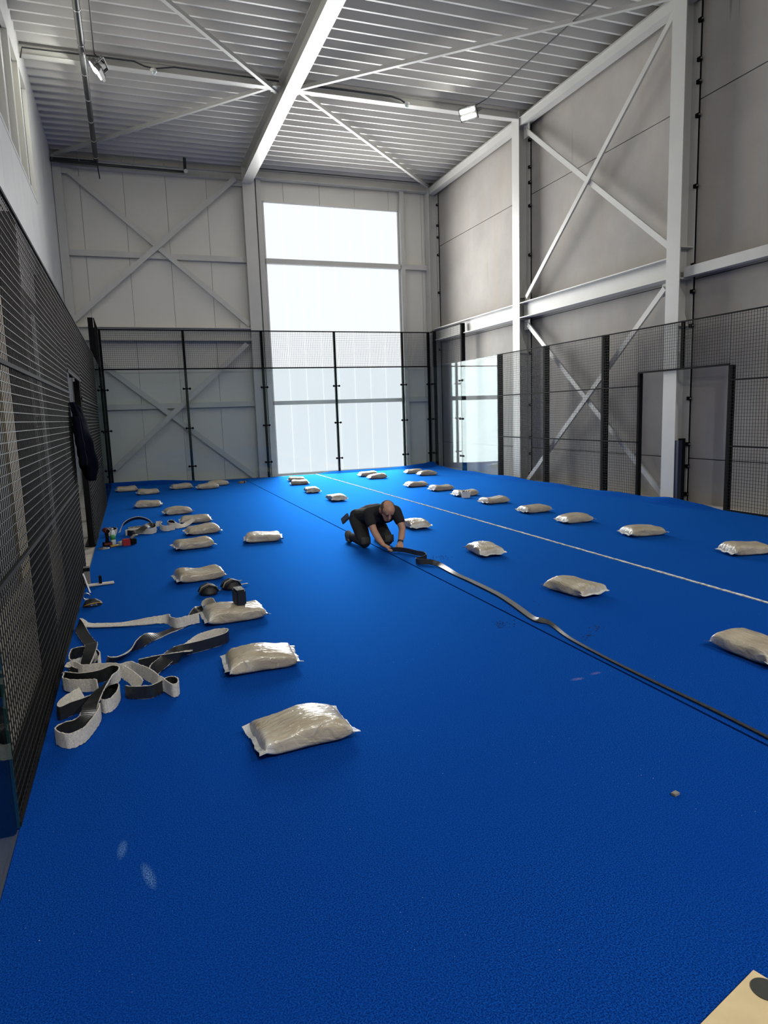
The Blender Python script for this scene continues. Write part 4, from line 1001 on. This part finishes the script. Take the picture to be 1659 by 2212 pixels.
# knee pads
def knee_pad(x, y, rz, lab, reach=1.0):
    t = thing('knee_pad', lab, 'knee pad', (x, y, 0.001), rz, 'pair of knee pads by a sand bag', world=False)
    m = MB(); v = []; n, k = 20, 10
    for i in range(k + 1):
        p = i / k * math.pi / 2
        for j in range(n):
            a = 2 * math.pi * j / n
            rx, ry = 0.085, 0.105
            rib = 1 + 0.05 * math.sin(p * 9)
            v.append((math.cos(a) * rx * math.cos(p) * rib, math.sin(a) * ry * math.cos(p) * rib, 0.085 * math.sin(p) ** 0.8))
    f = [(i * n + j, i * n + (j + 1) % n, (i + 1) * n + (j + 1) % n, (i + 1) * n + j) for i in range(k) for j in range(n)]
    f.append(tuple(range(n))[::-1]); m.add(v, f); m.build('shell', RUBBER, t, smooth=True)
    for q in (-0.045, 0.0, 0.045):
        MB().tube([(-0.086, q, 0.02), (-0.06, q, 0.068), (0.0, q, 0.090), (0.06, q, 0.068), (0.086, q, 0.02)], 0.010, 8).build('ridge', GREYP if q == 0 else RUBBER, t, smooth=True)
    MB().bar((0.06, 0.05, 0.03), (0.06 + 0.11 * reach, 0.05 + 0.05 * reach, 0.035), 0.03, 0.004).bar((0.06, -0.03, 0.03), (0.06 + 0.12 * reach, -0.02, 0.02), 0.03, 0.004).build('strap', RUBBER, t)
knee_pad(0.585, 6.66, math.radians(8), 'black ridged knee pad lying apart from the speaker', 0.5)
knee_pad(0.815, 6.76, math.radians(20), 'black ridged knee pad with loose straps just behind the speaker')

# white tub of fixings
t = thing('plastic_tub', 'small white plastic tub of fixings beside a sand bag', 'tub', (6.00, 11.80, 0.0), math.radians(-14), world=False)
m = MB(); a, b, h = 0.085, 0.065, 0.115; i = 0.006
m.add([(-a * .85, -b * .85, 0), (a * .85, -b * .85, 0), (a * .85, b * .85, 0), (-a * .85, b * .85, 0), (-a, -b, h), (a, -b, h), (a, b, h), (-a, b, h),
       (-a + i, -b + i, h), (a - i, -b + i, h), (a - i, b - i, h), (-a + i, b - i, h), (-a * .83, -b * .83, 0.01), (a * .83, -b * .83, 0.01), (a * .83, b * .83, 0.01), (-a * .83, b * .83, 0.01)],
      [(3, 2, 1, 0), (0, 1, 5, 4), (1, 2, 6, 5), (2, 3, 7, 6), (3, 0, 4, 7), (4, 5, 9, 8), (5, 6, 10, 9), (6, 7, 11, 10), (7, 4, 8, 11), (8, 9, 13, 12), (9, 10, 14, 13), (10, 11, 15, 14), (11, 8, 12, 15), (12, 13, 14, 15)])
m.build('tub_wall', WHITEP, t)
MB().box(-a - 0.008, a + 0.008, -b - 0.008, -b, h - 0.012, h).box(-a - 0.008, a + 0.008, b, b + 0.008, h - 0.012, h).box(-a - 0.008, -a, -b, b, h - 0.012, h).box(a, a + 0.008, -b, b, h - 0.012, h).build('rim', WHITEP, t)
rnd = random.Random(3)
for k in range(9):
    x, y = rnd.uniform(-0.055, 0.055), rnd.uniform(-0.04, 0.04)
    MB().tube([(x, y, 0.012), (x + rnd.uniform(-0.02, 0.02), y + rnd.uniform(-0.015, 0.015), rnd.uniform(0.11, 0.15))], 0.008, 6).build('fixing', [BLACK, GREYP, WOODC][k % 3], t)

# ---- tools by the left gate
t = thing('cordless_drill', 'dark red and black cordless drill standing on its battery', 'drill', (-0.42, 9.95, 0.0), math.radians(20), world=False)
MB().box(-0.055, 0.055, -0.04, 0.04, 0.0, 0.055).build('battery', BLACK, t, bevel=0.006)
MB().box(-0.05, 0.05, -0.042, -0.038, 0.02, 0.05).build('battery_badge', DARKRED, t)
MB().tube([(0, 0, 0.05), (0.006, 0, 0.12), (0.0, 0, 0.19)], [0.026, 0.022, 0.026], 12).build('handle', BLACK, t, smooth=True)
MB().tube([(0.0, 0.07, 0.215), (0, 0.05, 0.215), (0, -0.04, 0.215), (0, -0.06, 0.215)], [0.030, 0.038, 0.036, 0.028], 14).build('motor_head', DARKRED, t, smooth=True)
MB().tube([(0, -0.06, 0.215), (0, -0.10, 0.215)], [0.022, 0.016], 12).build('chuck', BLACK, t, smooth=True)

t = thing('water_bottle', 'clear plastic bottle with green label beside the cordless drill', 'bottle', (-0.345, 10.02, 0.0), world=False)
MB().lathe([(0.030, 0.0), (0.034, 0.006), (0.034, 0.07), (0.031, 0.08), (0.034, 0.09), (0.034, 0.145), (0.028, 0.175), (0.013, 0.20), (0.013, 0.215)], (0, 0, 0), 18).build('bottle_body', CLEARP, t, smooth=True)
MB().lathe([(0.0348, 0.075), (0.0348, 0.14)], (0, 0, 0), 18).build('label_band', GREENL, t, smooth=True)
MB().lathe([(0.015, 0.21), (0.015, 0.23)], (0, 0, 0), 14).build('cap', WHITEP, t, smooth=True)

t = thing('tape_gun', 'red and black cordless tool lying on the turf with steel blade', 'tool', (-0.16, 9.86, 0.0), math.radians(12), world=False)
MB().box(-0.065, 0.03, -0.045, 0.045, 0.0, 0.09).build('red_body', RED, t, bevel=0.006)
MB().box(0.03, 0.115, -0.04, 0.05, 0.01, 0.085).build('black_body', BLACK, t, bevel=0.008)
MB().tube([(0.05, 0.0, 0.085), (0.09, 0.01, 0.12), (0.14, 0.02, 0.125)], [0.022, 0.02, 0.012], 10).build('nose', GREYP, t, smooth=True)
MB().bar((0.08, 0.02, 0.125), (0.20, 0.06, 0.135), 0.025, 0.004).build('blade', CHROME, t)

t = thing('pliers', 'ochre handled pliers lying between drill and red tool', 'pliers', (-0.29, 9.84, 0.0), math.radians(10), world=False)
MB().tube([(-0.09, -0.03, 0.012), (-0.04, -0.015, 0.016), (0.02, 0.0, 0.016)], 0.012, 8).tube([(-0.09, 0.03, 0.012), (-0.04, 0.02, 0.016), (0.02, 0.0, 0.016)], 0.012, 8).build('handles', YELL, t, smooth=True)
MB().tube([(0.02, 0, 0.016), (0.08, 0.005, 0.014)], [0.016, 0.006], 8).build('jaws', GREYP, t, smooth=True)
t = thing('work_glove', 'grey and white glove lying beside the red tool', 'glove', (-0.22, 9.99, 0.0), world=False)
m = MB().tube([(-0.05, 0, 0.015), (0, 0, 0.022), (0.04, 0, 0.02)], [0.025, 0.034, 0.03], 10)
for k in range(4): m.tube([(0.03, -0.03 + 0.02 * k, 0.018), (0.075, -0.036 + 0.024 * k, 0.012)], [0.011, 0.009], 8)
m.build('glove_body', WHITEP, t, smooth=True)
MB().tube([(-0.07, 0, 0.014), (-0.04, 0, 0.018)], [0.026, 0.028], 10).build('cuff', GREYP, t, smooth=True)
t = thing('trowel', 'grey steel smoothing disc lying flat by the cordless drill', 'trowel', (-0.46, 9.76, 0.0), world=False)
MB().lathe([(0.07, 0.0), (0.075, 0.004), (0.072, 0.008)], (0, 0, 0), 24).build('disc', simple('dull_steel', (0.35, 0.34, 0.32), 0.4, metal=0.6), t, smooth=True)
MB().lathe([(0.025, 0.008), (0.02, 0.02)], (0, 0, 0), 16).build('hub', GREYP, t, smooth=True)

# ---- odds and ends at the fence before the gate
t = thing('strip_offcut', 'short white turf strip offcut with black clip standing on it', 'offcut', (-0.42, 7.56, 0.0), math.radians(6), world=False)
MB().box(-0.13, 0.13, -0.035, 0.035, 0.0, 0.006).build('backing', BACKING, t)
MB().box(-0.13, 0.13, -0.033, 0.033, 0.006, 0.02).build('pile', PILE, t)
MB().box(-0.014, 0.014, -0.03, 0.03, 0.018, 0.10).build('black_clip', BLACK, t, bevel=0.004)
t = thing('steel_bracket', 'grey steel base bracket with black pad leaning at the left fence', 'bracket', (-0.545, 7.62, 0.0), world=False)
MB().box(-0.03, 0.028, -0.006, 0.006, 0.0, 0.20).build('plate', simple('bracket_grey', (0.20, 0.19, 0.17), 0.45), t)
MB().box(-0.032, 0.03, -0.012, 0.012, 0.15, 0.185).build('black_pad', BLACK, t)
t = thing('utility_knife', 'silver and white cutter leaning on the left mesh fence', 'cutter', (-0.52, 7.20, 0.0), world=False)
MB().bar((0.02, 0.0, 0.012), (-0.035, 0.06, 0.20), 0.035, 0.012, up=(1, 0, 0)).build('handle', CHROME, t)
MB().bar((0.012, -0.012, 0.03), (0.002, -0.002, 0.075), 0.026, 0.004, up=(1, 0, 0)).bar((-0.002, 0.004, 0.09), (-0.03, 0.036, 0.19), 0.026, 0.004, up=(1, 0, 0)).build('white_inlay', WHITEP, t)
t = thing('metal_ring', 'small silver ring lying at the foot of the left fence', 'ring', (-0.525, 6.96, 0.0), world=False)
m = MB(); v = []; n, k = 24, 8
for i in range(n):
    for j in range(k):
        a, b = 2 * math.pi * i / n, 2 * math.pi * j / k; r = 0.030 + 0.006 * math.cos(b)
        v.append((r * math.cos(a), 0.012 + 0.004 * math.sin(b), 0.037 + r * math.sin(a)))
m.add(v, [(i * k + j, i * k + (j + 1) % k, ((i + 1) % n) * k + (j + 1) % k, ((i + 1) % n) * k + j) for i in range(n) for j in range(k)]); m.build('hoop', CHROME, t, smooth=True)
MB().box(-0.02, 0.02, -0.01, 0.03, 0.0, 0.006).build('foot', CHROME, t)
t = thing('tool_pouch', 'small black tool pouch with buckles on the turf by the left fence', 'pouch', (-0.46, 6.72, 0.0), math.radians(15), world=False)
m = MB(); v = []; n, k = 22, 8
for i in range(k + 1):
    p = i / k * math.pi / 2
    for j in range(n):
        a = 2 * math.pi * j / n
        v.append((0.085 * math.cos(a) * math.cos(p) ** 0.7, 0.06 * math.sin(a) * math.cos(p) ** 0.7, 0.06 * math.sin(p) + 0.006 * math.sin(3 * a + p * 5)))
m.add(v, [(i * n + j, i * n + (j + 1) % n, (i + 1) * n + (j + 1) % n, (i + 1) * n + j) for i in range(k) for j in range(n)] + [tuple(range(n))[::-1]]); m.build('pouch_body', RUBBER, t, smooth=True)
MB().tube([(-0.08, -0.04, 0.02), (-0.03, -0.062, 0.035), (0.04, -0.058, 0.035), (0.08, -0.03, 0.02)], 0.005, 8).build('piping', YELL, t, smooth=True)
for x in (-0.02, 0.02): MB().lathe([(0.008, 0), (0.008, 0.006)], (x, -0.066, 0.022), 10, axis='Y').build('buckle', CHROME, t)
# small brown offcut near the back glass
t = thing('wood_offcut', 'small brown wooden offcut by the back glass near the seam', 'offcut', (2.60, 17.75, 0.0), math.radians(30), world=False)
MB().box(-0.10, 0.10, -0.04, 0.04, 0.0, 0.05).build('block', WOODC, t, bevel=0.006)
MB().box(0.03, 0.06, -0.042, 0.042, 0.0, 0.052).build('dark_band', BLACK, t)

# ================================================================== THE KNEELING MAN
SKIN = simple('skin', (0.50, 0.27, 0.18), 0.5, var=0.10, vscale=14)
SHIRT = simple('black_tshirt', (0.012, 0.012, 0.014), 0.85, bump=0.5, bscale=60)
TROUS = simple('dark_work_trousers', (0.022, 0.022, 0.022), 0.9, var=0.25, vscale=9, bump=0.4, bscale=90)
BOOT = simple('grey_work_boot', (0.10, 0.10, 0.085), 0.8, var=0.3, vscale=20)
HAIR = simple('short_grey_hair', (0.10, 0.075, 0.055), 0.9, var=0.35, vscale=70, bump=0.8, bscale=200)
class Body:
    def __init__(self): self.caps = []
    def cap(self, p, q, r0, r1, mat): self.caps.append((Vector(p), Vector(q), r0, r1, mat)); return self
    def chain(self, pts, rs, mat):
        for i in range(len(pts) - 1): self.cap(pts[i], pts[i + 1], rs[i], rs[i + 1], mat)
        return self
    def mesh(self, base, voxel, smooth_it):
        m = MB()
        for p, q, r0, r1, _ in self.caps:
            d = q - p; L = d.length; d = d.normalized() if L > 1e-6 else Vector((0, 0, 1))
            pts, rr = [], []
            for k in range(7):
                a = -math.pi / 2 + (math.pi / 2) * k / 6; pts.append(p + d * r0 * math.sin(a)); rr.append(max(1e-4, r0 * math.cos(a)))
            for k in range(1, 7):
                a = (math.pi / 2) * k / 6; pts.append(q + d * r1 * math.sin(a)); rr.append(max(1e-4, r1 * math.cos(a)))
            if L > 1e-6: pts.insert(7, q); rr.insert(7, r1)
            m.tube(pts, rr, 16)
        o = m.build('tmp', SKIN)
        o.modifiers.new('r', 'REMESH').mode = 'VOXEL'; o.modifiers['r'].voxel_size = voxel
        s = o.modifiers.new('s', 'SMOOTH'); s.factor = 0.5; s.iterations = smooth_it
        dg = bpy.context.evaluated_depsgraph_get(); me = bpy.data.meshes.new_from_object(o.evaluated_get(dg))
        bpy.data.objects.remove(o)
        mats = []
        for c in self.caps:
            if c[4] not in mats: mats.append(c[4])
        me.materials.clear()
        for mt in mats: me.materials.append(mt)
        for pg in me.polygons:
            c = pg.center; best, bi = 1e9, 0
            for p, q, r0, r1, mt in self.caps:
                d = q - p; t = 0 if d.length < 1e-6 else max(0, min(1, (c - p).dot(d) / d.length_squared))
                dist = (c - (p + d * t)).length - (r0 + (r1 - r0) * t)
                if dist < best: best, bi = dist, mats.index(mt)
            pg.material_index = bi; pg.use_smooth = True
        for v in me.vertices: v.co -= base
        return me
man = thing('person', 'man in black t-shirt and dark work trousers kneeling and bending over the strip', 'person', (2.80, 8.15, 0.0))
B = Body(); BASE = Vector((2.80, 8.15, 0.0))
HC = Vector((2.885, 7.79, 0.490)); HU = Vector((0.04, -0.58, 0.81)).normalized(); HF = Vector((-0.02, -0.81, -0.58)); HF = (HF - HU * HF.dot(HU)).normalized(); HR = HF.cross(HU).normalized()
def H(r, f, u): return HC + HR * r + HF * f + HU * u
# trousers: pelvis, thighs, shins
B.chain([(2.70, 8.42, 0.32), (2.88, 8.42, 0.32)], [0.115, 0.115], TROUS)
B.chain([(2.69, 8.40, 0.30), (2.675, 8.22, 0.20), (2.665, 8.06, 0.086)], [0.105, 0.098, 0.078], TROUS)
B.chain([(2.665, 8.06, 0.075), (2.645, 8.26, 0.085), (2.625, 8.46, 0.075)], [0.076, 0.070, 0.052], TROUS)
B.chain([(2.89, 8.40, 0.30), (2.94, 8.22, 0.20), (2.97, 8.06, 0.086)], [0.105, 0.098, 0.078], TROUS)
B.chain([(2.97, 8.06, 0.075), (2.985, 8.26, 0.085), (2.99, 8.46, 0.075)], [0.076, 0.070, 0.052], TROUS)
# boots, toes tucked under
for x in (2.605, 3.0):
    B.chain([(x, 8.48, 0.085), (x, 8.56, 0.105)], [0.050, 0.048], BOOT); B.chain([(x, 8.57, 0.09), (x - 0.005, 8.545, 0.042), (x - 0.01, 8.46, 0.036)], [0.046, 0.042, 0.034], BOOT)
# shirt: back, belly, chest, shoulders, short sleeves
B.chain([(2.79, 8.40, 0.36), (2.82, 8.25, 0.40), (2.86, 8.08, 0.43)], [0.115, 0.122, 0.118], SHIRT)
B.chain([(2.73, 8.38, 0.36), (2.76, 8.20, 0.38), (2.77, 8.04, 0.40)], [0.10, 0.110, 0.105], SHIRT)
B.chain([(2.87, 8.38, 0.35), (2.92, 8.20, 0.37), (2.97, 8.04, 0.40)], [0.10, 0.110, 0.105], SHIRT)
B.chain([(2.68, 8.44, 0.37), (2.86, 8.44, 0.37)], [0.075, 0.075], SHIRT)
B.chain([(2.72, 8.00, 0.445), (2.88, 8.00, 0.465), (3.05, 7.98, 0.445)], [0.080, 0.082, 0.080], SHIRT)
B.chain([(2.71, 7.99, 0.44), (2.712, 7.92, 0.335)], [0.078, 0.066], SHIRT)
B.chain([(3.06, 7.97, 0.44), (3.085, 7.90, 0.335)], [0.078, 0.066], SHIRT)
# neck and head
B.chain([(2.88, 7.96, 0.475), H(0, -0.045, -0.055)], [0.060, 0.056], SKIN)
B.chain([H(0, -0.03, 0.03), H(0, 0.02, 0.035)], [0.086, 0.080], SKIN)
B.chain([H(0, 0.02, 0.0), H(0, 0.035, -0.055)], [0.072, 0.056], SKIN)
B.chain([H(-0.026, 0.03, -0.04), H(-0.014, 0.058, -0.094)], [0.042, 0.026], SKIN); B.chain([H(0.026, 0.03, -0.04), H(0.014, 0.058, -0.094)], [0.042, 0.026], SKIN)
B.chain([H(0, 0.095, 0.005), H(0, 0.112, -0.035)], [0.010, 0.016], SKIN)
B.chain([H(-0.036, 0.086, 0.018), H(0.036, 0.086, 0.018)], [0.014, 0.014], SKIN)
for s in (-1, 1): B.chain([H(s * 0.083, -0.012, 0.012), H(s * 0.086, -0.006, -0.022)], [0.017, 0.012], SKIN)
# arms
B.chain([(2.712, 7.92, 0.335), (2.725, 7.865, 0.245), (2.755, 7.775, 0.145), (2.785, 7.705, 0.084)], [0.050, 0.044, 0.042, 0.029], SKIN)
B.chain([(3.085, 7.90, 0.335), (3.095, 7.84, 0.240), (3.050, 7.765, 0.145), (3.010, 7.712, 0.088)], [0.050, 0.044, 0.042, 0.029], SKIN)
# hands gripping the strip: palm, four unequal bent fingers, thumb
def hand(w, fwd, side, up):
    w, fwd, side, up = Vector(w), Vector(fwd).normalized(), Vector(side).normalized(), Vector(up).normalized()
    for k in range(4):
        B.chain([w + side * (-0.014 + 0.010 * k), w + fwd * 0.075 + side * (-0.030 + 0.020 * k)], [0.020, 0.013], SKIN)
    for k, L in enumerate((0.036, 0.042, 0.039, 0.030)):
        b = w + fwd * 0.078 + side * (-0.030 + 0.020 * k)
        B.chain([b, b + fwd * L * 0.80 - up * L * 0.22, b + fwd * L * 1.05 - up * L * 0.75, b + fwd * L * 0.70 - up * L * 1.05], [0.0105, 0.0095, 0.0088, 0.0075], SKIN)
    tb = w + fwd * 0.025 - side * 0.026
    B.chain([tb, tb + fwd * 0.025 - side * 0.026 - up * 0.012, tb + fwd * 0.055 - side * 0.022 - up * 0.026], [0.013, 0.011, 0.0085], SKIN)
hand((2.792, 7.692, 0.082), (0.35, -0.86, -0.25), (-0.88, -0.40, 0.20), (-0.1, -0.25, 0.95))
hand((3.003, 7.700, 0.084), (-0.30, -0.88, -0.25), (0.90, -0.34, 0.20), (0.1, -0.25, 0.95))
me = B.mesh(BASE, 0.006, 4)
body = bpy.data.objects.new('body', me); COL.objects.link(body); body.parent = man; body['_off2'] = tuple(BASE)
# hair: short band round the sides and back, bald crown
m = MB(); v = []; n, k = 36, 14; keep = []
for i in range(k + 1):
    p = -0.55 + 1.75 * i / k
    for j in range(n):
        a = 2 * math.pi * j / n
        r = 0.090
        q = H(math.sin(a) * 0.088 * math.cos(p), -0.012 + math.cos(a) * 0.104 * math.cos(p), 0.032 + 0.088 * math.sin(p)); v.append(q)
for i in range(k):
    p = -0.55 + 1.75 * (i + 0.5) / k
    for j in range(n):
        a = 2 * math.pi * (j + 0.5) / n; back = -math.cos(a); 
        lim = 0.62 + 0.35 * max(0, back)
        if (back > -0.42) and (-0.5 < p < lim) and not (back < 0.25 and p < -0.1 and abs(math.sin(a)) > 0.5 and back < 0.0):
            keep.append((i * n + j, i * n + (j + 1) % n, (i + 1) * n + (j + 1) % n, (i + 1) * n + j))
m.add(v, keep); hair = m.build('hair', HAIR, man, smooth=True)
sm = hair.modifiers.new('t', 'SOLIDIFY'); sm.thickness = 0.006; sm.offset = 0
for s in (-1, 1):
    e = MB(); e.lathe([(0.002, -0.008), (0.008, -0.004), (0.009, 0.0), (0.008, 0.004), (0.002, 0.008)], H(s * 0.030, 0.088, -0.004), 10); e.build('eye', simple('eye_dark', (0.03, 0.02, 0.015), 0.3), man, smooth=True)
    MB().tube([H(s * 0.014, 0.098, 0.020), H(s * 0.032, 0.098, 0.024), H(s * 0.048, 0.086, 0.017)], 0.004, 6).build('eyebrow', HAIR, man, smooth=True)
MB().tube([H(-0.022, 0.083, -0.068), H(0, 0.089, -0.070), H(0.022, 0.083, -0.068)], 0.0035, 6).build('mouth', simple('lips', (0.33, 0.14, 0.11), 0.5), man, smooth=True)
wd = Vector((-0.04, -0.053, -0.07)).normalized()
wc = Vector((3.018, 7.722, 0.099))
MB().tube([wc - wd * 0.012, wc + wd * 0.012], 0.036, 16, cap=False).build('wrist_watch', RUBBER, man, smooth=True)
# grey knee patches of the trousers and the belt pouch behind
for x in (2.662, 2.975):
    cloth = MB(); v = []
    for i in range(7):
        for j in range(9):
            a, b = -0.9 + 1.8 * i / 6, -0.5 + 1.2 * j / 8
            v.append((x + 0.083 * math.sin(a), 8.055 - 0.083 * math.cos(a) * math.cos(b), 0.092 + 0.083 * math.sin(b)))
    cloth.add(v, [(i * 9 + j, i * 9 + j + 1, (i + 1) * 9 + j + 1, (i + 1) * 9 + j) for i in range(6) for j in range(8)])
    kp = cloth.build('knee_patch', simple('knee_patch', (0.055, 0.053, 0.048), 0.9), man, smooth=True); sm = kp.modifiers.new('t', 'SOLIDIFY'); sm.thickness = 0.006
MB().bar((2.60, 8.50, 0.36), (2.53, 8.58, 0.27), 0.10, 0.035, up=(1, 0, 0)).build('belt_pouch', simple('pouch_blue_grey', (0.05, 0.065, 0.11), 0.8), man, bevel=0.012)

for o in bpy.data.objects:
    for k in ('_off', '_off2'):
        if k in o: del o[k]
